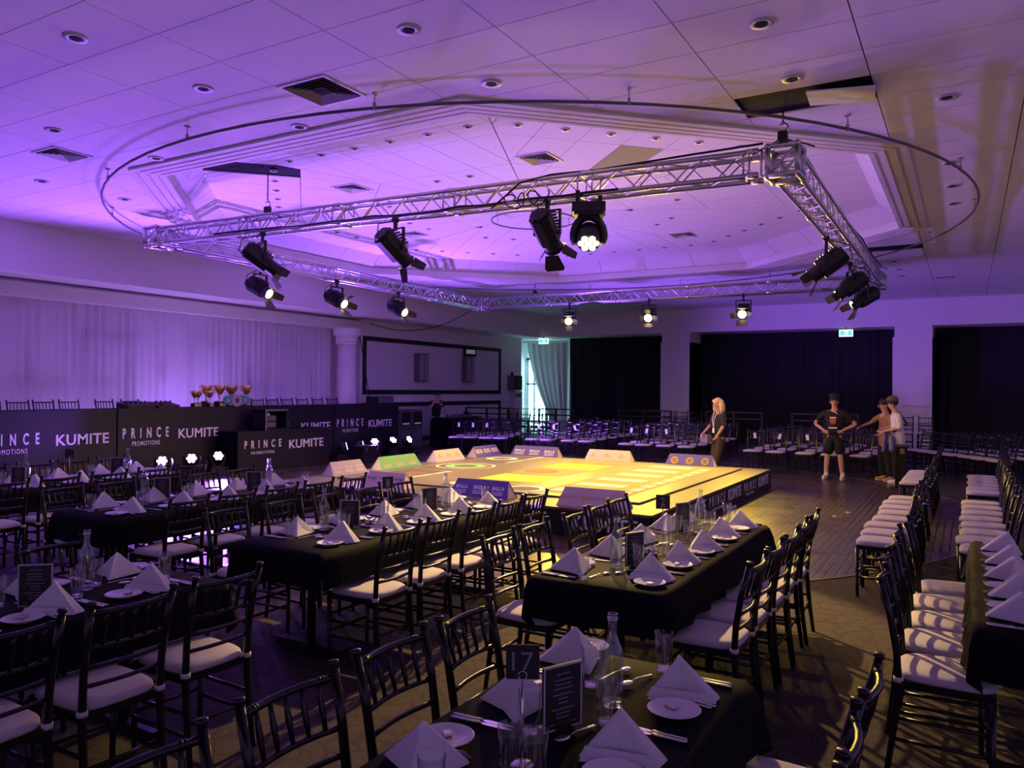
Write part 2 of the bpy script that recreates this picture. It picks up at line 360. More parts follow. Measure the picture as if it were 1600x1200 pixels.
def area(p): return abs(sum(p[i][0]*p[(i+1) % len(p)][1]-p[(i+1) % len(p)][0]*p[i][1] for i in range(len(p))))/2 if len(p) > 2 else 0
G = 0.005; TH = 0.014
full_tile = MB().bx(-0.6+G, 0.6-G, -0.3+G, 0.3-G, 0, TH).mesh('ceiling_tile', 'ceiling_white')
tiles = []
for i in range(-5, 13):
    x1 = -0.75-1.2*(i-1)+0.0; x0 = x1-1.2
    if x1 > XR: x1 = XR
    if x0 < XL-0.06: continue
    for j in range(-5, 38):
        y0 = 3.91+0.6*j; y1 = y0+0.6
        if y0 > YB-0.05: continue
        y1 = min(y1, YB)
        p = [(x0+G, y0+G), (x1-G, y0+G), (x1-G, y1-G), (x0+G, y1-G)]
        sd = [max((q[0]-CX)*nx+(q[1]-CY)*ny for nx, ny in NRM) for q in p]
        if max(sd) < AP: continue
        whole = min(sd) >= AP
        if not whole:
            best = []
            for nx, ny in NRM:
                c = clip(p, nx, ny, AP+CX*nx+CY*ny)
                if area(c) > area(best): best = c
            p = best
            if area(p) < 0.02: continue
        mid = ((x0+x1)/2, (y0+y1)/2)
        fw = -0.5031*mid[0]+0.8642*mid[1]; rt = 0.8642*mid[0]+0.5031*mid[1]
        inview = fw > 2.2 and abs(rt) < 0.72*fw+1.2
        tiles.append((mid, p, whole and abs(x1-x0-1.2) < 1e-6 and abs(y1-y0-0.6) < 1e-6, inview, fw))
def hole(mid):
    if abs(mid[0]+1.35) < 0.1 and abs(mid[1]-7.81) < 0.1: return True
    if abs(mid[0]+1.35) < 0.1 and abs(mid[1]-16.81) < 0.1: return True
    return False
tiles = [t for t in tiles if not hole(t[0])]
tiles.sort(key=lambda t: (not t[3], t[4]))
rest = MB(); cnt = 0
for mid, p, std, inview, fw in tiles:
    if inview and cnt < 296:
        cnt += 1
        if std: ob('ceiling_tile', full_tile, ceil, (mid[0], mid[1], ZC))
        else: ob('ceiling_tile', MB().prism(p, ZC, ZC+TH).mesh('ceiling_tile', 'ceiling_white'), ceil)
    else: rest.prism(p, ZC, ZC+TH)
tag(ob('ceiling_tile_field', rest.mesh('ceiling_tile_field', 'ceiling_white'), ceil), kind='stuff')
# the tile that has slipped in the opening above the truss corner
ob('ceiling_tile', MB().bx(-0.28, 0.30, -0.27, 0.27, 0, 0.014).mesh('ceiling_tile', 'ceiling_white'), ceil, (-1.04, 7.82, ZC-0.035), rot=(0.10, 0.06, 0.10))

# coffer
ZI = 4.97
cof = struct('ceiling_coffer', MB().prism(octa(5.5), ZI+0.02, ZI+0.05).mesh('ceiling_coffer', 'void_black'), 'octagonal raised ceiling recess with stepped moulding')
PROF = [(6.16, 4.578), (6.16, 4.548), (6.08, 4.546), (6.075, 4.572), (6.035, 4.572), (6.03, 4.550), (5.955, 4.550), (5.95, 4.576), (5.915, 4.576), (5.91, 4.554), (5.84, 4.554), (5.835, 4.580), (5.80, 4.580), (5.795, 4.558), (5.74, 4.558), (5.735, 4.70)]
for k in range(8):
    m = MB(); rings = [(octa(a)[k], octa(a)[(k+1) % 8], z) for a, z in PROF]
    vs = []
    for a, b, z in rings: vs += [(a[0], a[1], z), (b[0], b[1], z)]
    fs = [(2*i, 2*i+2, 2*i+3, 2*i+1) for i in range(len(PROF)-1)]
    m.add(vs, fs)
    ob('cornice_moulding', m.mesh('cornice_moulding', 'moulding_white'), cof)
    A0, A1 = octa(5.76)[k], octa(5.76)[(k+1) % 8]; B0, B1 = octa(5.42)[k], octa(5.42)[(k+1) % 8]
    for s in range(4):
        u0, u1 = s/4+0.0015, (s+1)/4-0.0015
        q = [(A0[0]+(A1[0]-A0[0])*u, A0[1]+(A1[1]-A0[1])*u, 4.70) for u in (u0, u1)] + [(B0[0]+(B1[0]-B0[0])*u, B0[1]+(B1[1]-B0[1])*u, ZI+0.01) for u in (u1, u0)]
        nx, ny = NRM[k]
        back = [(p[0]+nx*0.02, p[1]+ny*0.02, p[2]+0.02) for p in q]
        ob('upstand_panel', MB().add(q+back, [(0, 1, 2, 3), (4, 7, 6, 5), (0, 4, 5, 1), (1, 5, 6, 2), (2, 6, 7, 3), (3, 7, 4, 0)]).mesh('upstand_panel', 'moulding_white'), cof)
# inner tiles, eight wedges, rows parallel to each side
ROWS = [(5.46, 4.04), (4.04, 2.84), (2.84, 1.64), (1.64, 0.0)]
for k in range(8):
    nx, ny = NRM[k]; tx, ty = -ny, nx; T = math.tan(PI/8)
    for a1, a0 in ROWS:
        for c in range(-5, 5):
            u0, u1 = c*0.6+G, (c+1)*0.6-G
            poly = [(u0, a0+G), (u1, a0+G), (u1, a1-G), (u0, a1-G)]
            poly = clip(poly, -1, T, 0.008); poly = clip(poly, 1, T, 0.008)
            if area(poly) < 0.012: continue
            w2 = [(CX+nx*a+tx*u, CY+ny*a+ty*u) for u, a in poly]
            mid = (sum(q[0] for q in w2)/len(w2), sum(q[1] for q in w2)/len(w2))
            if math.hypot((mid[0]+9.0)/0.75, (mid[1]-7.95)/0.45) < 1: continue      # missing tiles around the chain
            mm = 'ceiling_white'
            if math.hypot(mid[0]+3.95, mid[1]-10.05) < 0.42: mm = 'speaker_grey'
            ob('coffer_tile', MB().prism(w2[::-1] if False else w2, ZI, ZI+TH).mesh('coffer_tile', mm), cof)

# ceiling ring track
def ring(r, z, rad, n=96, seg=6): return [(CX+r*math.cos(2*PI*k/n), CY+r*math.sin(2*PI*k/n), z) for k in range(n+1)]
tr = thing('ceiling_curtain_track', 'large circular grey curtain track hung below the tiles around the octagonal coffer', 'curtain track', (CX, CY, 4.44))
o = ob('track_rail', MB().tube([(x-CX, y-CY, 0) for x, y, z in ring(6.87, 0, 0)], 0.016, 6, False).mesh('track_rail', 'speaker_grey', True), tr)
dr = MB().tube([(0, 0, 0), (0, 0, 0.135)], 0.006, 5).bx(-0.012, 0.012, -0.012, 0.012, -0.02, 0.05).bx(-0.03, 0.03, -0.012, 0.012, 0.125, 0.137).mesh('dropper', 'grille_grey')
for k in range(18): a = 2*PI*(k+0.3)/18; ob('dropper', dr, tr, (6.87*math.cos(a), 6.87*math.sin(a), 0.0), a)
tr = thing('ceiling_curtain_track', 'small circular track hung at the centre of the octagonal coffer', 'curtain track', (CX, CY, 4.82))
ob('track_rail', MB().tube([(0.76*math.cos(2*PI*k/40), 0.76*math.sin(2*PI*k/40), 0) for k in range(41)], 0.013, 6, False).mesh('track_rail', 'speaker_grey', True), tr)
d2 = MB().tube([(0, 0, 0), (0, 0, 0.15)], 0.006, 5).mesh('dropper', 'grille_grey')
for k in range(6): a = 2*PI*k/6; ob('dropper', d2, tr, (0.76*math.cos(a), 0.76*math.sin(a), 0))

# downlights and vents
rimm = MB().lathe([(0.085, 0.0), (0.095, 0.0), (0.092, -0.012), (0.05, -0.008), (0.045, 0.0)], 20).mesh('rim', 'plastic_white', True)
cupm = MB().lathe([(0.0, 0.001), (0.046, 0.001), (0.046, -0.003), (0.0, -0.002)], 16).mesh('lamp_recess', 'void_black')
def downlight(x, y, z, lb, grp=None, s=1.0):
    t = thing('ceiling_downlight', lb, 'downlight', (x, y, z), 0, grp); t.scale = (s, s, 1)
    ob('rim', rimm, t); ob('lamp_recess', cupm, t, (0, 0, -0.009))
OUT = [(-6.18, 3.63, 'top corner above the sheer curtain'), (-6.18, 4.84, 'second row in from the top corner'), (-8.62, 4.84, 'beside the small square vent'), (-10.93, 5.98, 'brightest violet patch outside the ring track'), (-3.76, 4.82, 'past the large square vent'), (-3.76, 6.04, 'just outside the ring track above its front hanger'), (-1.36, 6.04, 'in the mauve tiles at the top edge'), (-1.36, 7.25, 'next to the opening with the slipped tile'), (-0.18, 8.41, 'in the yellowish tiles past the slipped tile'), (-8.58, 6.05, 'glowing between ring track and moulding'), (-6.18, 6.06, 'between ring track and front moulding, unlit pale disc'), (-10.88, 7.16, 'beside the ring track above the truss corner'), (-0.19, 10.84, 'inside the ring track, first of three near its tip'), (-0.19, 12.06, 'inside the ring track, second of three near its tip'), (-0.19, 13.2, 'inside the ring track, third of three near its tip'), (-1.36, 18.5, 'far tiles, first beyond the ring track'), (-1.36, 19.7, 'far tiles, second beyond the ring track'), (-1.38, 20.9, 'far tiles, third beyond the ring track')]
for x, y, d in OUT: downlight(x, y, ZC, 'recessed ceiling downlight, ' + d)
SIDES = ['back right', 'back', 'back left', 'left', 'front left', 'front', 'front right', 'right']
for k in range(8):
    nx, ny = NRM[k]
    for q, u in enumerate((-1.5, -0.9, -0.3, 0.3, 0.9, 1.5)):
        downlight(CX+nx*4.42-ny*u, CY+ny*4.42+nx*u, ZI, 'small recessed downlight, %s of six along the coffer\'s %s side' % (ORD[q], SIDES[k]), 'downlights in the coffer', 0.62)
    for q, u in enumerate((-0.3, 0.3)):
        downlight(CX+nx*2.55-ny*u, CY+ny*2.55+nx*u, ZI, 'small recessed downlight, %s of two, inner row, coffer\'s %s side' % (ORD[q], SIDES[k]), 'downlights in the coffer', 0.62)
def vent(x, y, z, s, lb, dark):
    t = thing('ceiling_vent', lb, 'vent', (x, y, z))
    m = MB()
    for a, b in ((s, s-0.03),):
        m.bx(-a, a, -a, -b, -0.012, 0.0).bx(-a, a, b, a, -0.012, 0.0).bx(-a, -b, -b, b, -0.012, 0.0).bx(b, a, -b, b, -0.012, 0.0)
    ob('frame', m.mesh('frame', 'plastic_white'), t)
    ob('duct', MB().bx(-s+0.03, s-0.03, -s+0.03, s-0.03, -0.002, 0.0).mesh('duct', 'void_black'), t)
    for i in range(1, 5):
        a = s-0.03-i*0.045
        if a < 0.03: break
        for q in range(4):
            mt = Matrix.Rotation(q*PI/2, 4, 'Z')
            v = [mt @ Vector(p) for p in ((-a-0.03, -a-0.03, -0.022), (a+0.03, -a-0.03, -0.022), (a, -a, -0.004), (-a, -a, -0.004))]
            ob('louvre', MB().add(v + [p+Vector((0, 0, 0.003)) for p in v], [(0, 3, 2, 1), (4, 5, 6, 7), (0, 1, 5, 4), (2, 3, 7, 6)]).mesh('louvre', 'grille_grey' if dark else 'plastic_white'), t)
vent(-5.25, 5.43, ZC, 0.29, 'large square louvred vent in the ceiling in front of the ring track', True)
vent(-9.44, 5.40, ZC, 0.24, 'smaller square louvred vent in violet-lit tiles at the far side', False)
vent(-0.48, 21.6, ZC, 0.2, 'square vent in the far tiles above the end pillar', False)
vent(-5.11, 9.48, ZI, 0.24, 'bright white square vent in the coffer above the truss cables', False)
vent(-8.48, 9.46, ZI, 0.24, 'square vent in the coffer above the first truss spotlight', False)
vent(-5.04, 15.55, ZI, 0.24, 'square vent in the coffer near the far moulding', False)
vent(-9.9, 12.9, ZI, 0.24, 'square vent in the coffer beyond the hanging moving head', False)

# ------------------------------------------------------------------ left wall furniture
struct('trim_2', MB().bx(-15.05, -14.78, YN, 17.12, 3.40, 3.655).mesh('trim_2', 'moulding_white'), 'curtain pelmet along the top of the sheer curtain')
def drape(path, z0, z1, amp, wl, jit=0.3, thick=0.006, lean=0.0, step=4):
    """folded curtain following a straight line path=((x0,y0),(x1,y1)); two sided thin cloth with thickness"""
    (ax, ay), (bx_, by) = path; L = math.hypot(bx_-ax, by-ay); tx, ty = (bx_-ax)/L, (by-ay)/L; nx, ny = -ty, tx
    k = int(L/wl*step); vs = []; rnd = random.Random(int(L*1000)+int(ax*77))
    ph = 0.0; cols = []
    for i in range(k+1):
        ph += 2*PI/step*(1+jit*(rnd.random()-0.5)); a = amp*(0.55+0.45*math.sin(i*0.37))*math.sin(ph)
        cols.append((i/k*L, a))
    lev = [z0, z0+(z1-z0)*0.35, z0+(z1-z0)*0.7, z1]; fl = [1.35, 1.15, 0.9, 0.75]
    for zi, fl_ in zip(lev, fl):
        for u, a in cols: vs.append((ax+tx*u+nx*a*fl_, ay+ty*u+ny*a*fl_, zi))
    n = k+1; N = len(vs)
    fs = [(r*n+i, r*n+i+1, (r+1)*n+i+1, (r+1)*n+i) for r in range(3) for i in range(k)]
    if thick:
        vs += [(x+nx*thick, y+ny*thick, z) for x, y, z in vs]
        fs += [tuple(q+N for q in f[::-1]) for f in fs]
    return MB().add(vs, fs)
for q, (a, b) in enumerate(((4.2, 9.1), (9.1, 13.2), (13.2, 15.95))):
    o = ob('sheer_curtain', drape(((-15.0, a), (-15.0, b-0.02)), 0.62, 3.46, 0.035, 0.17, thick=0).mesh('sheer_curtain', 'sheer', True))
    tag(o, ('wide white sheer curtain behind the head table, near end', 'white sheer curtain hanging behind the trophies', 'white sheer curtain gathered against the round column')[q], 'curtain', 'sheer curtains')
# doors and wall lights glimpsed through the sheers
for q, y in enumerate((6.75, 9.75, 12.3, 14.6)):
    t = struct('door_%d' % (q+1), MB().bx(-15.4, -15.37, y-0.5, y+0.5, 0.6, 2.75).mesh('door', 'board_white'), 'panelled door seen faintly through the sheer curtain')
    for a, b, c, d in ((y-0.58, y-0.5, 0.6, 2.95), (y+0.5, y+0.58, 0.6, 2.95), (y-0.58, y+0.58, 2.75, 2.95)):
        ob('door_frame', MB().bx(-15.4, -15.32, a, b, c, d).mesh('door_frame', 'speaker_grey'), t)
for q, y in enumerate((8.2, 11.05, 13.45, 15.5)):
    t = thing('wall_light', 'dark wall light faintly visible through the sheer curtain, %s from the near end' % ORD[q], 'wall light', (-15.4, y, 2.1), 0, 'wall lights behind the sheers')
    ob('back_plate', MB().bx(0, 0.03, -0.06, 0.06, -0.2, 0.2).mesh('back_plate', 'frame_black'), t); ob('shade', MB().tube([(0.09, 0, -0.17), (0.09, 0, 0.17)], 0.06, 10).mesh('shade', 'speaker_grey'), t)
# round column
t = struct('wall_left_column', MB().lathe([(0.29, 0.601), (0.285, 0.7), (0.25, 3.0)], 32).mesh('column_shaft', 'moulding_white', True), 'round white column with stepped capital at the curtain end')
t.location = (-14.72, 16.25, 0)
ob('capital', smooth_by_angle(MB().lathe([(0.25, 2.96), (0.29, 2.97), (0.29, 3.01), (0.27, 3.03), (0.30, 3.06), (0.30, 3.11), (0.28, 3.13), (0.29, 3.17), (0.36, 3.22), (0.38, 3.32), (0.38, 3.40)], 32).mesh('capital', 'moulding_white')), t)
ob('hanging_cable', MB().tube([(-0.1+0.02*i, 0.62+0.06*i, 3.4-0.33*i) for i in range(8)], 0.012, 6).mesh('hanging_cable', 'rubber'), t)
# framed panels on the far left wall
def framed(y0, y1, z0, z1, lb, open_top=False):
    t = thing('framed_panel', lb, 'panel', (-14.9, y0, z0))
    W, Hh = y1-y0, z1-z0; b = 0.13
    ob('panel_board', MB().bx(0.0, 0.012, b, W-b, b, Hh-b).mesh('panel_board', 'board_white'), t)
    for q in ((0, W, 0, b), (0, W, Hh-b, Hh), (0, b, b, Hh-b), (W-b, W, b, Hh-b)): ob('frame_rail', MB().bx(0.0, 0.04, *q).mesh('frame_rail', 'frame_black'), t)
framed(17.12, 24.72, 1.60, 3.27, 'long white wall panel in a black frame above the sound operator')
framed(17.12, 24.72, 0.15, 1.36, 'lower white wall panel in a black frame behind the sound operator')
def column_speaker(y, lb):
    t = thing('column_speaker', lb, 'speaker', (-14.86, y, 2.0), 0, 'column speakers on the framed panel')
    ob('cabinet', MB().bx(0, 0.18, -0.26, 0.26, 0, 0.87).mesh('cabinet', 'speaker_grey'), t)
    for s in (-0.13, 0.13): ob('grille', MB().bx(0.18, 0.195, s-0.1, s+0.1, 0.03, 0.84).mesh('grille', 'grille_grey'), t)
column_speaker(19.75, 'tall grey column speaker on the framed panel, nearer the sheer curtain')
column_speaker(22.4, 'tall grey column speaker on the framed panel, under the black sign')
t = thing('wall_clock', 'black digital display box above the far column speaker', 'display', (-14.86, 22.55, 2.9))
ob('case', MB().bx(0, 0.08, -0.35, 0.35, 0, 0.3).mesh('case', 'frame_black'), t)
for k in range(4): ob('digit', MB().bx(0.08, 0.086, -0.27+k*0.14, -0.16+k*0.14, 0.08, 0.22).mesh('digit', 'display_grey'), t)
t = thing('wall_speaker', 'small boxy loudspeaker on the wall beside the daylit window', 'speaker', (-14.9, 25.55, 1.74))
ob('cabinet', MB().bx(0, 0.3, -0.3, 0.3, 0, 0.55).mesh('cabinet', 'speaker_grey'), t); ob('grille', MB().bx(0.3, 0.32, -0.26, 0.26, 0.03, 0.52).mesh('grille', 'frame_black'), t); ob('bracket', MB().bx(-0.0, 0.05, -0.05, 0.05, 0.5, 0.68).mesh('bracket', 'frame_black'), t)
t = thing('wall_cabinet', 'pale wall cabinet below the small loudspeaker', 'cabinet', (-14.9, 25.7, 0.4))
ob('body', MB().bx(0, 0.22, -0.3, 0.3, 0, 1.3).mesh('body', 'plastic_white'), t); ob('door', MB().bx(0.22, 0.235, -0.27, 0.27, 0.03, 1.05).mesh('door', 'wall_white'), t); ob('vent_slot', MB().bx(0.22, 0.24, -0.2, 0.2, 1.1, 1.2).mesh('vent_slot', 'speaker_grey'), t)

# ------------------------------------------------------------------ back wall furniture
BAYS = [((-13.42, -9.3), 'first bay, beside the white tied-back curtain'), ((-8.2, -1.98), 'wide middle bay, behind the standing people'), ((-0.86, 5.9), 'end bay beyond the second pillar')]
for q, ((a, b), lb) in enumerate(BAYS):
    nP = 2 if q != 1 else 3
    for s in range(nP):
        u0 = a+(b-a)*s/nP; u1 = a+(b-a)*(s+1)/nP
        o = ob('black_curtain', drape(((u0, 27.5), (u1+0.05, 27.5)), 0.02, 3.77, 0.06, 0.28, thick=0).mesh('black_curtain', 'drape_black', True))
        tag(o, 'floor-length black curtain, %s drape of the %s' % (ORD[s], lb), 'curtain', 'black curtains along the back wall')
# white tied-back curtain and bright window
t = struct('window_1', MB().bx(-15.45, -14.6, 27.85, 27.87, 0.1, 3.0).mesh('window_pane', 'daylight'), 'bright daylit window behind the tied-back white curtain')
for q in ((-15.5, -15.4, 0.05, 3.05), (-14.65, -14.55, 0.05, 3.05), (-15.18, -15.10, 0.05, 3.05), (-15.5, -14.55, 2.95, 3.05), (-15.5, -14.55, 1.95, 2.03), (-15.5, -14.55, 0.05, 0.15)):
    ob('window_frame', MB().bx(q[0], q[1], 27.8, 27.9, q[2], q[3]).mesh('window_frame', 'window_frame'), t)
def tied():
    vs = []; K = 44; R = 22
    for r in range(R+1):
        v = r/R; z = 3.62-3.5*v
        xl = -15.25+1.30*(v**1.6) if v < 0.83 else -15.25+1.30*(0.83**1.6)-0.1*(v-0.83)
        xr = -13.42-0.05*v
        for i in range(K+1):
            u = i/K; x = xl+(xr-xl)*u
            vs.append((x, 27.42+0.05*math.sin(u*42+v*2.5*(1-u))*(0.6+0.4*math.sin(u*9)), z))
    fs = [(r*(K+1)+i, (r+1)*(K+1)+i, (r+1)*(K+1)+i+1, r*(K+1)+i+1) for r in range(R) for i in range(K)]
    return MB().add(vs, fs)
o = thing('white_curtain', 'white curtain swept aside from the daylit window', 'curtain', (0, 0, 0))
ob('curtain_cloth', tied().mesh('curtain_cloth', 'curtain_white', True), o)
ob('curtain_rod', MB().tube([(-15.5, 27.4, 3.66), (-13.4, 27.4, 3.66)], 0.015, 6).mesh('curtain_rod', 'frame_black'), o)
def exit_sign(x, z, lb):
    t = thing('exit_sign', lb, 'exit sign', (x, 26.25, z))
    ob('case', MB().bx(-0.2, 0.2, 0, 0.05, 0, 0.22).mesh('case', 'exit_white'), t)
    for a, b in ((-0.17, -0.04), (0.06, 0.17)): ob('green_panel', MB().bx(a, b, -0.006, 0, 0.04, 0.18).mesh('green_panel', 'exit_green'), t)
    ob('running_figure', MB().bx(-0.02, 0.02, -0.008, 0, 0.05, 0.13).ball((0.0, -0.006, 0.155), 0.018, 6, 4).bx(-0.03, 0.05, -0.008, 0, 0.10, 0.115).mesh('running_figure', 'exit_green'), t)
    ob('bracket', MB().bx(-0.02, 0.02, 0.0, 0.05, 0.22, 3.79-z).mesh('bracket', 'frame_black'), t)
exit_sign(-3.28, 3.5, 'glowing green exit sign over the wide middle black curtain')
exit_sign(-13.92, 3.5, 'glowing green exit sign over the white tied-back curtain')

# ------------------------------------------------------------------ lighting truss
TFR, TBR, TBL, TFL = Vector((-1.6, 8.2, 4.1)), Vector((-1.65, 17.95, 4.1)), Vector((-11.5, 18.0, 4.1)), Vector((-11.55, 8.2, 4.24))
truss = thing('lighting_truss', 'square silver box truss hung under the octagonal ceiling coffer', 'truss', (-6.6, 13.1, 4.1))
TI = Matrix.Translation((-6.6, 13.1, 4.1)).inverted()
HS = 0.12; CR = 0.026
unit_brace = MB().tube([(0, 0, 0), (0, 0, 1)], 0.010, 6, False).mesh('brace', 'aluminium', True)
def bar(p, q, singles):
    d = (q-p); L = d.length; t = d/L; side = t.cross(Vector((0, 0, 1))).normalized(); up = side.cross(t).normalized()
    p0 = p+t*0.30; q0 = q-t*0.30; Lb = (q0-p0).length
    cs = [(side*a+up*b)*HS for a, b in ((1, 1), (1, -1), (-1, -1), (-1, 1))]
    m = MB()
    for c in cs: m.tube([TI @ (p0+c-t*0.06), TI @ (q0+c+t*0.06)], CR, 10)
    br = ob('truss_bar', m.mesh('truss_bar', 'aluminium', True), truss)
    # bolted joints between truss lengths
    nseg = max(2, round(Lb/2.0))
    for s in range(nseg+1):
        jm = MB()
        for c in cs:
            x = p0+t*(Lb*s/nseg)+c; jm.tube([TI @ (x-t*0.06), TI @ (x+t*0.06)], CR*1.25, 10)
        f = p0+t*(Lb*s/nseg)
        for sg in (-0.09, 0.09):
            for i in range(4): jm.tube([TI @ (f+t*sg+cs[i]), TI @ (f+t*sg+cs[(i+1) % 4])], 0.011, 6)
        ob('joint_frame', jm.mesh('joint_frame', 'aluminium', True), br)
    nb = round(Lb/0.245); step = Lb/nb; lm = MB()
    for fc in range(4):
        a, b = cs[fc], cs[(fc+1) % 4]
        for i in range(nb):
            s0 = p0+t*(step*i)+(a if (i+fc) % 2 == 0 else b); s1 = p0+t*(step*(i+1))+(b if (i+fc) % 2 == 0 else a)
            if singles:
                v = s1-s0; o = ob('brace', unit_brace, br, TI @ s0, rot=v.to_track_quat('Z', 'Y'), scale=(1, 1, v.length))
            else: lm.tube([TI @ s0, TI @ s1], 0.010, 6, False)
    if not singles: tag(ob('lacing', lm.mesh('lacing', 'aluminium', True), br), kind='stuff')
bar(TFL, TFR, True); bar(TFR, TBR, True); bar(TBR, TBL, False); bar(TBL, TFL, False)
for c in (TFR, TBR, TBL, TFL):
    m = MB(); h = 0.145
    cn = [Vector((a*h, b*h, d*h))+c for a in (-1, 1) for b in (-1, 1) for d in (-1, 1)]
    for i in range(8):
        for j in range(i+1, 8):
            if abs((cn[i]-cn[j]).length-2*h) < 1e-4: m.tube([TI @ cn[i], TI @ cn[j]], 0.030, 10)
    for i, j in ((0, 3), (4, 7), (0, 5), (2, 7)): m.tube([TI @ cn[i], TI @ cn[j]], 0.015, 8)
    for k in cn: m.ball(TI @ k, 0.036, 8, 6)
    ob('corner_block', m.mesh('corner_block', 'aluminium', True), truss)
# chain hoists
def chain(x, y, z0, z1, lb):
    t = thing('chain_hoist', lb, 'chain', (x, y, z0))
    m = MB(); z = 0.16; k = 0
    while z < z1-z0:
        a = 0.012
        pts = [(a*math.cos(q*PI/4) if k % 2 == 0 else 0, a*math.cos(q*PI/4) if k % 2 else 0, z+0.02*math.sin(q*PI/4)) for q in range(9)]
        m.tube(pts, 0.0045, 5, False); z += 0.029; k += 1
    ob('chain_links', m.mesh('chain_links', 'fixture_black', True), t)
    hk = [(0.0+0.05*math.cos(a), 0, 0.10+0.05*math.sin(a)) for a in [PI*0.75-k*PI/6*1.25 for k in range(8)]]
    ob('hook', MB().tube(hk, [0.010, 0.012, 0.014, 0.014, 0.014, 0.012, 0.010, 0.007], 8).mesh('hook', 'steel', True), t)
    ob('hook_block', MB().bx(-0.045, 0.045, -0.035, 0.035, -0.02, 0.07).mesh('hook_block', 'fixture_black'), t)
    ob('sling', MB().tube([(-0.3, 0, -0.12), (-0.12, 0, -0.04), (0, 0, 0.0), (0.12, 0, -0.04), (0.3, 0, -0.12)], 0.008, 6).mesh('sling', 'rubber'), t)
chain(-1.6, 8.07, 4.31, ZC+0.02, 'black chain and hook lifting the near truss corner through the slipped-tile opening')
chain(-9.0, 8.2, 4.40, ZI+0.02, 'chain and hook holding the front truss bar through the long dark opening')
chain(-9.8, 18.0, 4.30, ZC+0.02, 'chain holding the far truss bar below the dark tile opening')
chain(-1.65, 16.8, 4.30, ZC+0.02, 'chain holding the side truss bar near its far end')

# ------------------------------------------------------------------ spotlights
def oct_prism(m, r, y0, y1, sq=1.0, taper=1.0):
    n = 8; a = [PI/8+k*PI/4 for k in range(n)]
    vs = [(r*math.cos(t), y0, r*math.sin(t)*sq) for t in a]+[(r*taper*math.cos(t), y1, r*taper*math.sin(t)*sq) for t in a]
    m.add(vs, [tuple(range(n)), tuple(range(2*n-1, n-1, -1))]+[(k, n+k, n+(k+1) % n, (k+1) % n) for k in range(n)])
bm_ = MB(); oct_prism(bm_, 0.135, -0.26, 0.10, 1.1); oct_prism(bm_, 0.11, -0.30, -0.26, 1.0)
SP_BODY = bm_.mesh('housing', 'fixture_black')
fm = MB()
for i in range(6): z = -0.20+i*0.045; fm.bx(-0.128, 0.128, z, z+0.012, 0.125, 0.155)
SP_FINS = fm.mesh('cooling_fins', 'fixture_black')
nm_ = MB().lathe([(0.105, 0.0), (0.105, 0.13), (0.118, 0.13), (0.118, 0.15), (0.092, 0.15), (0.092, 0.02)], 20); nm_.xf(Matrix.Translation((0, 0.10, 0)) @ Matrix.Rotation(-PI/2, 4, 'X'))
SP_NOSE = smooth_by_angle(nm_.mesh('lens_tube', 'fixture_black'))
lm_ = MB().lathe([(0.0, 0.125), (0.092, 0.125), (0.09, 0.135), (0.05, 0.15), (0.0, 0.155)], 20); lm_.xf(Matrix.Translation((0, 0.10, 0)) @ Matrix.Rotation(-PI/2, 4, 'X'))
SP_LENS = lm_.mesh('lens', 'lens_warm', True)
def flap(w0, w1, L, ang):
    m = MB(); m.add([(-w0/2, 0, 0), (w0/2, 0, 0), (w1/2, L, 0), (w1*0.42, L+0.035, 0), (-w1*0.42, L+0.035, 0), (-w1/2, L, 0)], [(0, 1, 2, 3, 4, 5)])
    N = len(m.v); m.v += [(x, y, z+0.004) for x, y, z in m.v]; m.f += [tuple(range(2*N-1, N-1, -1))]+[(k, N+k, N+(k+1) % N, (k+1) % N) for k in range(N)]; m.mi = [0]*len(m.f)
    m.xf(Matrix.Translation((0, 0.252, 0.112)) @ Matrix.Rotation(ang, 4, 'X')); return m
FLAPS = [flap(0.17, 0.26, 0.16, 0.55).mesh('barn_door', 'door_flap'), flap(0.17, 0.26, 0.16, 0.35).mesh('barn_door', 'door_flap'), flap(0.15, 0.12, 0.15, 0.75).mesh('barn_door', 'door_flap')]
SP_KNOB = MB().tube([(0.135, 0, 0), (0.175, 0, 0)], 0.022, 8).tube([(-0.175, 0, 0), (-0.135, 0, 0)], 0.022, 8).mesh('knob', 'fixture_black')
SP_YOKE = MB().bx(-0.172, -0.152, -0.02, 0.02, -0.02, 0.27).bx(0.152, 0.172, -0.02, 0.02, -0.02, 0.27).bx(-0.172, 0.172, -0.02, 0.02, 0.25, 0.272).mesh('yoke', 'fixture_black')
SP_CLAMP = MB().bx(-0.02, 0.02, -0.02, 0.02, 0.27, 0.36).tube([(-0.025, 0, 0.385), (0.025, 0, 0.385)], 0.045, 10).mesh('clamp', 'fixture_black')
SP_CABLE = MB().tube([(0, -0.2, 0.02), (0.05, -0.34, 0.10), (0.02, -0.30, 0.28), (0, -0.05, 0.36)], 0.008, 6).mesh('safety_cable', 'rubber')
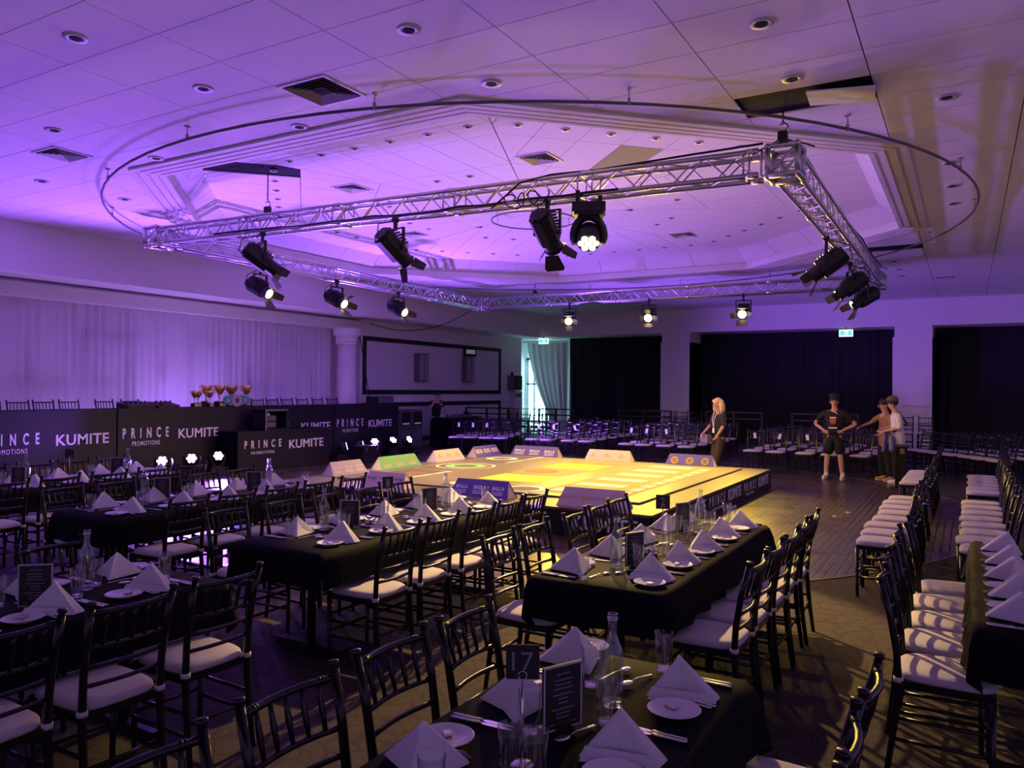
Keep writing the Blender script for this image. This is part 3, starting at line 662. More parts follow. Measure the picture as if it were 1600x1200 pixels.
def spotlight(x, y, ztop, target, lb, watts=WARM_W, size=80):
    zb = ztop-0.385; t = thing('stage_spotlight', lb, 'spotlight', (x, y, zb), 0, 'stage spotlights on the truss')
    dv = (Vector(target)-Vector((x, y, zb))).normalized(); yaw = math.atan2(dv.y, dv.x)-PI/2; pitch = math.asin(dv.z)
    hr = Matrix.Rotation(yaw, 4, 'Z') @ Matrix.Rotation(pitch, 4, 'X')
    b = ob('housing', SP_BODY, t, rot=hr.to_euler())
    for nme, me in (('cooling_fins', SP_FINS), ('lens_tube', SP_NOSE), ('lens', SP_LENS), ('knob', SP_KNOB)): ob(nme, me, b)
    for k in range(4): ob('barn_door', FLAPS[(k+len(lb)) % 3 if k % 2 == 0 else 2], b, rot=(0, k*PI/2, 0))
    ob('yoke', SP_YOKE, t, rz=yaw); ob('clamp', SP_CLAMP, t, rz=yaw); ob('safety_cable', SP_CABLE, t, rz=yaw)
    lp = Vector((x, y, zb))+dv*0.44
    spot('spot_lamp', lp, target, watts, WARM, size, 0.55, 0.06, t)
SG = (-6.2, 11.9, 0.35)
ZBT = 4.1-0.12-0.03
for q, (x, tg) in enumerate(((-8.98, (-6.6, 12.6, 0.3)), (-6.5, (-5.6, 12.6, 0.3)), (-4.25, (-4.4, 12.4, 0.3)))):
    spotlight(x, 8.09, ZBT+0.03+(0.06 if q == 0 else 0.02), tg, 'black barn-door spotlight, %s along the front truss bar from the curtain side' % ORD[q], WARM_W*0.65)
for q, y in enumerate((10.25, 12.3, 14.35)):
    spotlight(-11.42, y, ZBT+0.06, ((-4.8, 10.8, 0.3), (-4.2, 12.0, 0.3), (-4.2, 13.2, 0.3))[q], 'lit barn-door spotlight, %s along the truss bar nearest the sheer curtain' % ORD[q])
for q, x in enumerate((-8.72, -6.6, -4.37)):
    spotlight(x, 17.84, ZBT, ((-5.0, 8.2, 0.3), (-4.0, 7.4, 0.3), (-3.2, 7.6, 0.3))[q], 'lit barn-door spotlight, %s along the far truss bar from the curtain side' % ORD[q], WARM_W*1.8, 74)
for q, y in enumerate((11.75, 14.3, 16.3)):
    spotlight(-1.73, y, ZBT, ((-6.2, 11.2, 0.3), (-6.0, 12.6, 0.3), (-6.4, 13.2, 0.3))[q], 'black barn-door spotlight, %s of three clustered on the side truss bar' % ORD[q], WARM_W*0.9, 60)

# moving heads: base, yoke, head with a face of seven lenses
MH_BASE = MB().bx(-0.15, 0.15, -0.11, 0.11, 0, 0.09).bx(-0.13, 0.13, -0.10, 0.10, 0.09, 0.115).mesh('base', 'fixture_black')
MH_PANEL = MB().bx(-0.05, 0.05, -0.113, -0.11, 0.02, 0.07).mesh('display_panel', 'display_grey')
MH_ARM = smooth_by_angle(MB().tube([(0.135*math.sin(a)*1.0, 0, 0.29-0.175*math.cos(a)) for a in [-2.0+k*4.0/14 for k in range(15)]], [0.03]+[0.038]*13+[0.03], 10).xf(Matrix.Diagonal((1.0, 1.6, 1.0, 1.0))).mesh('yoke', 'fixture_black'))
hm = MB().lathe([(0.02, -0.125), (0.07, -0.11), (0.10, -0.06), (0.112, 0.0), (0.112, 0.08), (0.104, 0.095), (0.02, 0.095)], 20); hm.xf(Matrix.Rotation(-PI/2, 4, 'X'))
MH_HEAD = smooth_by_angle(hm.mesh('head', 'fixture_black'))
def lens7(mname):
    m = MB().lathe([(0.0, 0.0), (0.030, 0.0), (0.028, 0.008), (0.015, 0.014), (0.0, 0.016)], 12); m.xf(Matrix.Translation((0, 0.094, 0)) @ Matrix.Rotation(-PI/2, 4, 'X')); return m.mesh('led_lens', mname, True)
LENS = {k: lens7(k) for k in ('lens_warm', 'lens_purple', 'lens_dim')}
def moving_head(x, y, z, target, lens, lb, watts, color, size, hang=False, group=None, blend=0.8):
    t = thing('moving_head_light', lb, 'stage light', (x, y, z), 0, group)
    if hang: t.scale = (1.25, 1.25, 1.25)
    sg = -1 if hang else 1; pz = 0.29*sg; pv = Vector((x, y, z+pz))
    dv = (Vector(target)-pv).normalized(); yaw = math.atan2(dv.y, dv.x)-PI/2; pitch = math.asin(dv.z)
    flip = PI if hang else 0
    ob('base', MH_BASE, t, rot=(0, flip, yaw)); ob('display_panel', MH_PANEL, t, rot=(0, flip, yaw)); ob('yoke', MH_ARM, t, rot=(0, flip, yaw))
    h = ob('head', MH_HEAD, t, (0, 0, pz), rot=(Matrix.Rotation(yaw, 4, 'Z') @ Matrix.Rotation(pitch, 4, 'X')).to_euler())
    ob('led_lens', LENS[lens], h)
    for k in range(6): ob('led_lens', LENS[lens], h, (0.066*math.cos(k*PI/3), 0, 0.066*math.sin(k*PI/3)))
    if hang:
        ob('clamp', MB().bx(-0.12, -0.08, -0.03, 0.03, 0, 0.12).bx(0.08, 0.12, -0.03, 0.03, 0, 0.12).mesh('clamp', 'fixture_black'), t, rz=yaw)
    if watts: spot('spot_lamp', pv+dv*0.14, target, watts, color, size, blend, 0.09 if not hang else 0.05, t)
moving_head(-3.72, 8.09, 3.90, (-2.7, 5.8, 0.0), 'lens_warm', 'moving head light with seven glowing warm lenses under the front truss bar', HEAD_W, (1.0, 0.64, 0.22), 64, True, blend=0.2)

# ------------------------------------------------------------------ riser and head table
t = thing('stage_riser', 'low black carpeted riser under the head table', 'riser', (-14.45, 10.5, 0))
ob('deck', MB().bx(-0.94, 0.78, -6.3, 6.49, 0.56, 0.6).mesh('deck', 'carpet'), t); ob('skirt', MB().bx(-0.94, 0.76, -6.28, 6.48, 0.0, 0.56).mesh('skirt', 'stage_skirt'), t)
BN = [(4.6, 8.82, 'near end of the head table'), (8.84, 12.0, 'middle of the head table below the trophies'), (12.02, 14.55, 'head table behind the black box'), (14.57, 17.1, 'far end of the head table')]
for q, (a, b, d) in enumerate(BN):
    t = thing('head_table', 'long black draped table, %s' % d, 'table', (-13.6, (a+b)/2, 0.6), 0, 'head tables on the riser'); h = (b-a)/2
    ob('table_top', MB().bx(-0.62, 0.0, -h, h, 0.735, 0.76).mesh('table_top', 'tablecloth'), t)
    ob('table_drape', drape(((-0.62, -h), (-0.62, h)), 0.01, 0.735, 0.015, 0.3).mesh('table_drape', 'tablecloth', True), t)
    for sx in (-0.55, -0.08):
        for sy in (-h+0.1, h-0.1): ob('leg', MB().tube([(sx, sy, 0), (sx, sy, 0.735)], 0.018, 8).mesh('leg', 'fixture_black'), t)
    bt = thing('banner', 'black printed banner hung over the %s' % d, 'banner', (-13.58, (a+b)/2, 0.1), 0, 'banners along the head table')
    ob('banner_sheet', MB().bx(0, 0.012, -h+0.005, h-0.005, 0.0, 1.265).mesh('banner_sheet', 'banner_black'), bt)
    BN[q] = (a, b, d, bt)
def letters(bt, word, y0, y1, z0, z1, spacing=1.0, bold=0.0, xs=1.0, m='print_white', origin=(-13.58, 0, 0), face='+X'):
    me = fit_text(text_mesh(word, 0.3, m, spacing, bold), y1-y0, z1-z0)
    base = Vector(bt.location)
    on_plane(me, face, (0, 0, 0))
    if face == '+X': loc = (0.0135, y0-base.y, z0-base.z)
    else: loc = (y0-base.x, -0.0135, z0-base.z)
    ob('lettering', me, bt, loc)
def brand(bt, y0, z, w1=0.97, h1=0.20, k0=None, face='+X', small=True, kw=0.96, kh=0.19):
    letters(bt, 'PRINCE', y0, y0+w1, z, z+h1, 2.5, 0.026, face=face)
    if small: letters(bt, 'PROMOTIONS', y0+0.2*w1, y0+0.80*w1, z-0.11*h1/0.2-0.03, z-0.035*h1/0.2-0.02, 1.3, 0.004, face=face)
    if k0 is not None: letters(bt, 'KUMITE', k0, k0+kw, z-0.045*h1/0.2, z-0.045*h1/0.2+kh, 1.05, 0.017, face=face)
brand(BN[0][3], 6.46, 0.79, k0=7.71); brand(BN[1][3], 8.94, 0.80, k0=10.13); brand(BN[2][3], 12.24, 0.80, 0.80, 0.19, k0=13.45, kw=0.97); brand(BN[3][3], 14.66, 0.80, 0.98, k0=15.85)
# front black table with its own banner
t = thing('banner_table', 'black-fronted table with printed banner standing before the head table', 'table', (-12.9, 12.36, 0))
ob('front_banner', MB().bx(-0.012, 0.0, -1.33, 1.33, 0.005, 0.86).mesh('front_banner', 'banner_black'), t)
ob('table_top', MB().bx(-0.62, -0.012, -1.33, 1.33, 0.83, 0.86).mesh('table_top', 'tablecloth'), t)
for s in (-1.32, 1.3): ob('side_drape', MB().bx(-0.62, -0.012, s, s+0.02, 0.0, 0.83).mesh('side_drape', 'tablecloth'), t)
bt = t
me = fit_text(text_mesh('PRINCE', 0.3, 'print_white', 2.5, 0.026), 1.0, 0.17); on_plane(me, '+X', (0.002, 11.2-12.36, 0.50)); ob('lettering', me, t)
me = fit_text(text_mesh('PROMOTIONS', 0.3, 'print_white', 1.3, 0.004), 0.63, 0.062); on_plane(me, '+X', (0.002, 11.38-12.36, 0.375)); ob('lettering', me, t)
me = fit_text(text_mesh('KUMITE', 0.3, 'print_white', 1.05, 0.017), 1.06, 0.19); on_plane(me, '+X', (0.002, 12.43-12.36, 0.44)); ob('lettering', me, t)
# black box on it
t = thing('equipment_case', 'open black equipment case standing on the banner table', 'case', (-13.15, 12.12, 0.86))
ob('case_shell', MB().bx(-0.2, 0.2, -0.32, -0.28, 0, 0.44).bx(-0.2, 0.2, 0.28, 0.32, 0, 0.44).bx(-0.2, 0.2, -0.32, 0.32, 0.40, 0.44).bx(-0.2, 0.2, -0.32, 0.32, 0, 0.03).bx(-0.2, -0.17, -0.28, 0.28, 0.03, 0.40).mesh('case_shell', 'frame_black'), t)
for z in (0.06, 0.2): ob('rack_unit', MB().bx(-0.15, 0.12, -0.2, 0.05, z, z+0.11).mesh('rack_unit', 'speaker_grey'), t)
ob('lit_lamp', MB().ball((0.05, -0.1, 0.32), 0.035, 8, 6, (1, 0.6, 1.4)).mesh('lit_lamp', 'display_grey'), t); ob('corner_trim', MB().bx(0.2, 0.21, -0.32, 0.32, 0.42, 0.44).bx(0.2, 0.21, -0.32, -0.30, 0, 0.42).mesh('corner_trim', 'grille_grey'), t)
# equipment on head table
t = thing('loudspeaker', 'black loudspeaker lying at the far end of the head table', 'speaker', (-13.9, 16.7, 1.36))
ob('cabinet', MB().bx(-0.2, 0.2, -0.35, 0.35, 0, 0.2).mesh('cabinet', 'frame_black'), t); ob('grille', MB().bx(0.2, 0.215, -0.32, 0.32, 0.02, 0.18).mesh('grille', 'speaker_grey'), t)
def mixer(y, w, lb, n):
    t = thing('sound_mixer', lb, 'mixer', (-13.88, y, 1.36))
    ob('chassis', MB().add([(-0.2, -w, 0), (0.18, -w, 0), (0.18, w, 0), (-0.2, w, 0), (-0.2, -w, 0.12), (0.18, -w, 0.05), (0.18, w, 0.05), (-0.2, w, 0.12)], [(0, 3, 2, 1), (4, 5, 6, 7), (0, 1, 5, 4), (1, 2, 6, 5), (2, 3, 7, 6), (3, 0, 4, 7)]).mesh('chassis', 'frame_black'), t)
    for k in range(n): ob('knob', MB().tube([(-0.02, -w+0.08+k*(2*w-0.16)/(n-1), 0.08), (-0.02, -w+0.08+k*(2*w-0.16)/(n-1), 0.14)], 0.02, 8).mesh('knob', 'rubber'), t)
mixer(9.42, 0.28, 'black mixing desk on the head table, nearer the camera', 5); mixer(10.02, 0.24, 'black mixing desk on the head table, next to the trophies', 4)
t = thing('coiled_headset', 'black coiled headset and cable lying on the head table', 'headset', (-13.8, 9.72, 1.36))
ob('cable', MB().tube([(0.1*math.cos(k*0.7), -0.16+0.02*k, 0.03+0.03*math.sin(k*0.9)) for k in range(18)], 0.012, 6).mesh('cable', 'rubber', True), t); ob('earpiece', MB().ball((0.05, 0.15, 0.06), 0.05, 10, 8).ball((-0.05, 0.2, 0.06), 0.05, 10, 8).mesh('earpiece', 'rubber', True), t)
# trophies
def trophy(y, x, s, lb):
    t = thing('trophy_cup', lb, 'trophy', (x, y, 1.36), 0, 'trophies on the head table'); t.scale = (s, s, s)
    ob('plinth', MB().bx(-0.075, 0.075, -0.075, 0.075, 0, 0.11).mesh('plinth', 'frame_black'), t)
    ob('plaque', MB().bx(0.075, 0.079, -0.05, 0.05, 0.02, 0.09).mesh('plaque', 'gold'), t)
    ob('stem', MB().lathe([(0.055, 0.11), (0.05, 0.125), (0.025, 0.14), (0.018, 0.19), (0.03, 0.215), (0.035, 0.235), (0.016, 0.25)], 16).mesh('stem', 'ceramic', True), t)
    ob('cup', MB().lathe([(0.016, 0.25), (0.05, 0.275), (0.085, 0.33), (0.105, 0.40), (0.118, 0.46), (0.112, 0.46), (0.09, 0.37), (0.0, 0.29)], 20).mesh('cup', 'gold', True), t)
    for sg in (-1, 1):
        ob('handle', MB().tube([(0, sg*0.09, 0.34), (0, sg*0.15, 0.36), (0, sg*0.165, 0.42), (0, sg*0.13, 0.45), (0, sg*0.11, 0.44)], 0.009, 6).mesh('handle', 'gold', True), t)
for q, (y, x) in enumerate(((10.72, -13.85), (10.92, -14.0), (11.1, -13.86))): trophy(y, x, 0.74, 'small gold trophy cup on black plinth, %s of the three small ones' % ORD[q])
for q, (y, x) in enumerate(((11.16, -14.05), (11.33, -13.83), (11.52, -14.08), (11.70, -13.92), (11.86, -14.08), (12.04, -13.83))): trophy(y, x, 1.0, 'tall gold trophy cup on black plinth, %s of the tall ones' % ORD[q])
t = thing('champion_belt', 'green championship belt with round pink medallion propped before the trophies', 'belt', (-13.70, 11.66, 1.37))
bm2 = MB(); pr = [(-0.33, 0.08), (-0.2, 0.02), (0.0, 0.0), (0.2, 0.02), (0.33, 0.08), (0.36, 0.14), (0.33, 0.2), (0.2, 0.23), (0.0, 0.25), (-0.2, 0.23), (-0.33, 0.2), (-0.36, 0.14)]
bm2.add([(0.0, u, v) for u, v in pr]+[(0.015, u, v) for u, v in pr], [tuple(range(11, -1, -1)), tuple(range(12, 24))]+[(k, (k+1) % 12, 12+(k+1) % 12, 12+k) for k in range(12)])
ob('strap', bm2.mesh('strap', 'belt_green'), t)
def discX(r, x0, x1, cy, cz, m, nme, p, sy=1.0):
    d = MB().lathe([(0, 0), (r, 0), (r*0.97, x1-x0), (0, x1-x0)], 24); d.xf(Matrix.Translation((x0, cy, cz)) @ Matrix.Rotation(PI/2, 4, 'Y') @ Matrix.Diagonal((1, sy, 1, 1))); return ob(nme, d.mesh(nme, m), p)
mz = discX(0.14, 0.015, 0.03, 0.0, 0.125, 'belt_pink', 'medallion', t, 0.95); discX(0.06, 0.03, 0.036, 0, 0.125, 'jewel_blue', 'jewel', mz)
for s in (-0.23, 0.23): discX(0.05, 0.015, 0.024, s, 0.125, 'belt_pink', 'side_plate', t, 0.8)
# floor moving heads
AIM = [(-9.0, 4.5, 2.6), (-8.5, 6.0, 2.8), (-7.5, 8.0, 3.4), (-9.4, 12.6, 4.9), (-8.6, 14.8, 4.8), (-5.0, 16.5, 4.8)]
OLD_AIM = [(-8.5, 6.2, 4.58), (-8.0, 7.4, 4.58), (-7.2, 8.6, 4.6), (-9.0, 12.0, 4.9), (-7.5, 13.4, 4.9), (-5.5, 15.0, 4.6)]
for q, y in enumerate((9.46, 10.09, 10.69)): moving_head(-13.1, y, 0.065, AIM[q], 'lens_purple', 'floor moving head shining violet, %s of three by the trophies banner' % ORD[q], PURPLE_W*1.25, PURPLE, 126, blend=0.5, group='violet moving heads on the floor')
for q, y in enumerate((15.53, 16.23, 16.88)): moving_head(-13.1, y, 0.07, AIM[q+3], 'lens_purple', 'floor moving head shining violet, %s of three by the far banner' % ORD[q], PURPLE_W*(2.6, 1.3, 0.7)[q], PURPLE, (104, 110, 125)[q], blend=0.8, group='violet moving heads on the floor')
for q, y in enumerate((14.25, 14.85)): moving_head(-13.0, y, 0.07, (-1.6+0.9*q, 24.6, 3.9), 'lens_dim', 'floor moving head turned away towards the back wall, %s beside the banner table' % ORD[q], PURPLE_W*3.2, PURPLE, 58, blend=1.0)
for q, (y0, y1) in enumerate(((9.2, 10.95), (13.95, 17.2))):
    t = thing('lighting_plinth', ('low black plank under the three violet lights by the trophies', 'low black plank under the five lights by the far banner')[q], 'plinth', (-13.05, (y0+y1)/2, 0))
    ob('plank', MB().bx(-0.2, 0.2, -(y1-y0)/2, (y1-y0)/2, 0.015, 0.064).mesh('plank', 'fixture_black'), t)
    for s in (-1, 1): ob('foot', MB().bx(-0.2, 0.2, s*((y1-y0)/2-0.1)-0.04, s*((y1-y0)/2-0.1)+0.04, 0, 0.015).mesh('foot', 'rubber'), t)
t = thing('equipment_case', 'small black flight case on the floor beside the dim moving heads', 'case', (-12.55, 14.55, 0.0))
ob('case_shell', MB().bx(-0.2, 0.2, -0.3, 0.3, 0.02, 0.34).mesh('case_shell', 'frame_black'), t); ob('lid', MB().bx(-0.205, 0.205, -0.305, 0.305, 0.34, 0.40).mesh('lid', 'fixture_black'), t)
for s in (-0.2, 0.2): ob('latch', MB().bx(0.2, 0.215, s-0.03, s+0.03, 0.28, 0.38).mesh('latch', 'steel'), t)
ob('wheel', MB().ball((0.12, 0.2, 0.02), 0.02, 6, 4).ball((0.12, -0.2, 0.02), 0.02, 6, 4).mesh('wheel', 'rubber'), t)
# unseen violet bars added behind the head table to brighten the sheer curtain
for q, y in enumerate((6.2, 8.9, 11.6, 14.3)):
    t = thing('led_bar', 'slim violet LED bar on the riser behind the head table, %s from the near end' % ORD[q], 'stage light', (-14.30, y, 0.6), 0, 'LED bars behind the head table')
    ob('bar_housing', MB().bx(-0.05, 0.05, -1.3, 1.3, 0, 0.07).mesh('bar_housing', 'fixture_black'), t); ob('bar_lens', MB().bx(-0.03, 0.03, -1.27, 1.27, 0.07, 0.075).mesh('bar_lens', 'lens_dim'), t)
    d = bpy.data.lights.new('bar_lamp', 'AREA'); d.shape = 'RECTANGLE'; d.size = 0.06; d.size_y = 2.5; d.energy = FILL_BAR_W; d.color = (0.42, 0.20, 1.0)
    l_ = bpy.data.objects.new('bar_lamp', d); COL.objects.link(l_); l_.parent = t; l_.location = (0.0, 0, 0.085); l_.rotation_euler = (0, PI+0.30, 0)
# racks by the operator
for q, y in enumerate((18.3, 18.86)):
    t = thing('equipment_rack', ('grey rack case beside the head table end', 'grey rack case between the other rack and the sound operator')[q], 'rack case', (-14.5, y, 0.0))
    ob('rack_case', MB().bx(-0.25, 0.25, -0.25, 0.25, 0.6, 1.15).bx(-0.25, 0.25, -0.25, 0.25, 0.02, 0.58).mesh('rack_case', 'speaker_grey'), t)
    ob('rack_face', MB().bx(0.25, 0.262, -0.2, 0.2, 0.68, 1.08).mesh('rack_face', 'frame_black'), t); ob('light_strip', MB().bx(0.262, 0.27, -0.15, 0.15, 0.72, 0.76).mesh('light_strip', 'display_grey'), t)
t = thing('sound_desk', 'black sound desk with equipment in front of the operator', 'desk', (-13.75, 20.2, 0))
ob('desk_top', MB().bx(-0.3, 0.3, -0.9, 1.0, 0.86, 0.9).mesh('desk_top', 'frame_black'), t); ob('front_cloth', MB().bx(0.28, 0.3, -0.9, 1.0, 0, 0.86).bx(-0.3, 0.3, -0.9, -0.88, 0, 0.86).mesh('front_cloth', 'tablecloth'), t)
ob('mixing_console', MB().bx(-0.25, 0.25, -0.2, 0.5, 0.9, 0.98).mesh('mixing_console', 'speaker_grey'), t); ob('laptop', MB().bx(-0.15, 0.15, 0.62, 0.92, 0.9, 0.92).bx(-0.16, -0.14, 0.62, 0.92, 0.92, 1.05).mesh('laptop', 'frame_black'), t)
# slack cable from truss to the wall
tag(ob('slack_cable', MB().tube([Vector((-14.7, 17.2, 3.62))*(1-u)+Vector((-11.6, 17.9, 3.98))*u+Vector((0, 0, -0.42*4*u*(1-u)*0.9)) for u in [k/20 for k in range(21)]], 0.012, 6).mesh('slack_cable', 'rubber', True)), 'black cable sagging from the far truss corner to the curtain pelmet', 'cable')

# ------------------------------------------------------------------ fighting stage
SX0, SX1, SY0, SY1, SZ = -9.2, -3.13, 8.6, 14.9, 0.35
stg = thing('fight_stage', 'low square wooden fighting stage with black printed skirt', 'stage', ((SX0+SX1)/2, (SY0+SY1)/2, 0))
sx, sy = (SX1-SX0)/2, (SY1-SY0)/2
NB = 5
for i in range(NB):
    for j in range(NB):
        ob('deck_panel', MB().bx(-sx+2*sx*i/NB+0.003, -sx+2*sx*(i+1)/NB-0.003, -sy+2*sy*j/NB+0.003, -sy+2*sy*(j+1)/NB-0.003, SZ-0.03, SZ).mesh('deck_panel', 'stage_ply'), stg)
for nm, q in (('skirt', (-sx, sx, -sy, -sy+0.02)), ('skirt', (-sx, sx, sy-0.02, sy)), ('skirt', (-sx, -sx+0.02, -sy, sy)), ('skirt', (sx-0.02, sx, -sy, sy))): ob(nm, MB().bx(*q, 0.004, SZ-0.03).mesh('skirt', 'stage_skirt'), stg)
def st_text(word, u0, u1, z0, z1, face, sp, bold):
    me = fit_text(text_mesh(word, 0.3, 'print_white', sp, bold), u1-u0, z1-z0)
    c = stg.location
    if face == '-Y': on_plane(me, '-Y', (u0-c.x, -sy-0.002, z0))
    else: on_plane(me, '+X', (sx+0.002, u0-c.y, z0))
    ob('lettering', me, stg)
for u in (-9.05,): st_text('PRINCE', u, u+0.72, 0.13, 0.27, '-Y', 2.4, 0.022); st_text('PROMOTIONS', u+0.12, u+0.6, 0.06, 0.095, '-Y', 1.3, 0.004)
st_text('KUMITE', -7.82, -7.02, 0.10, 0.26, '-Y', 1.05, 0.017)
st_text('PRINCE', -6.55, -5.75, 0.13, 0.27, '-Y', 2.4, 0.022); st_text('PROMOTIONS', -6.42, -5.88, 0.06, 0.095, '-Y', 1.3, 0.004)
st_text('PRINCE', -5.35, -4.5, 0.13, 0.28, '-Y', 2.4, 0.022); st_text('PROMOTIONS', -5.2, -4.62, 0.05, 0.09, '-Y', 1.3, 0.004)
st_text('KUMITE', -4.15, -3.3, 0.10, 0.27, '-Y', 1.05, 0.017)
for a in (8.95, 10.92, 12.9):
    st_text('PRINCE', a, a+0.8, 0.14, 0.29, '+X', 2.4, 0.022); st_text('PROMOTIONS', a+0.12, a+0.66, 0.07, 0.11, '+X', 1.3, 0.004); st_text('KUMITE', a+1.0, a+1.78, 0.12, 0.29, '+X', 1.05, 0.017)
# printed mat
mt_ = thing('fight_mat', 'printed competition mat with yellow squares lying on the stage', 'mat', (-6.05, 11.9, SZ))
MX0, MX1, MY0, MY1 = -8.62, -3.56, 9.33, 14.5
mc = Vector((-6.05, 11.9))
def rel(a, b, c, d): return (a-mc.x, b-mc.x, c-mc.y, d-mc.y)
ob('mat_base', MB().bx(*rel(MX0, MX1, MY0, MY1), 0.0, 0.022).mesh('mat_base', 'mat_edge'), mt_)
ob('mat_surface', MB().bx(*rel(MX0+0.012, MX1-0.012, MY0+0.012, MY1-0.012), 0.022, 0.026).mesh('mat_surface', 'mat_tan'), mt_)
def patch(a, b, c, d, m, nm='printed_square', z=0.0): return ob(nm, MB().bx(*rel(a, b, c, d), 0.026, 0.0285+z).mesh(nm, m), mt_)
patch(-6.69, -5.65, 10.43, 11.3, 'mat_yellow'); patch(-6.72, -5.68, 12.6, 13.5, 'mat_yellow')
patch(-6.72, -5.68, 11.42, 12.48, 'mat_light'); 
ob('emblem', MB().lathe([(0, 0), (0.3, 0), (0.3, 0.004), (0, 0.004)], 20, (-6.35-mc.x, 11.95-mc.y, 0.027)).mesh('emblem', 'mat_brown'), mt_)
for c, d in ((9.6, 11.05), (11.2, 12.72), (12.9, 14.35)): patch(-8.45, -7.72, c, d, 'mat_grey')
patch(-6.75, -6.2, 9.5, 10.05, 'mat_grey'); patch(-5.8, -5.2, 9.42, 10.0, 'mat_grey'); patch(-6.7, -5.6, 13.72, 14.3, 'mat_light')
def ringp(cx, cy, r, w, m, nm='printed_ring'):
    g = MB(); n = 32
    for k in range(n):
        a, b = 2*PI*k/n, 2*PI*(k+1)/n
        g.add([(cx-mc.x+q*math.cos(t), cy-mc.y+q*math.sin(t), 0.0305) for q, t in ((r, a), (r+w, a), (r+w, b), (r, b))], [(0, 1, 2, 3)])
    return ob(nm, g.mesh(nm, m), mt_)
ringp(-7.92, 11.95, 0.50, 0.05, 'mat_pale'); ringp(-7.92, 11.95, 0.22, 0.16, 'mat_green'); ringp(-8.15, 13.62, 0.2, 0.13, 'mat_pale'); ringp(-5.45, 9.7, 0.24, 0.1, 'mat_pale'); ringp(-6.5, 9.8, 0.12, 0.12, 'mat_pale')
for k, (c, d) in enumerate(((9.95, 10.5), (10.6, 11.06), (12.95, 13.6), (13.7, 14.45))): patch(-7.68, -7.60, c, d, 'mat_pale', 'printed_stripe')
patch(-8.2, -7.75, 10.1, 10.3, 'mat_brown', 'printed_stripe', 0.001); patch(-8.15, -7.8, 10.45, 10.6, 'mat_brown', 'printed_stripe', 0.001)
patch(-5.2, -3.9, 9.6, 14.2, 'mat_light', 'printed_panel')
for k in range(6): patch(-5.08, -4.32, 9.82+0.78*k, 10.12+0.78*k, 'mat_pale', 'printed_stripe', 0.001)
for k in range(9): patch(-4.12, -3.98, 9.9+0.46*k, 10.2+0.46*k, 'mat_pale', 'printed_stripe', 0.001)

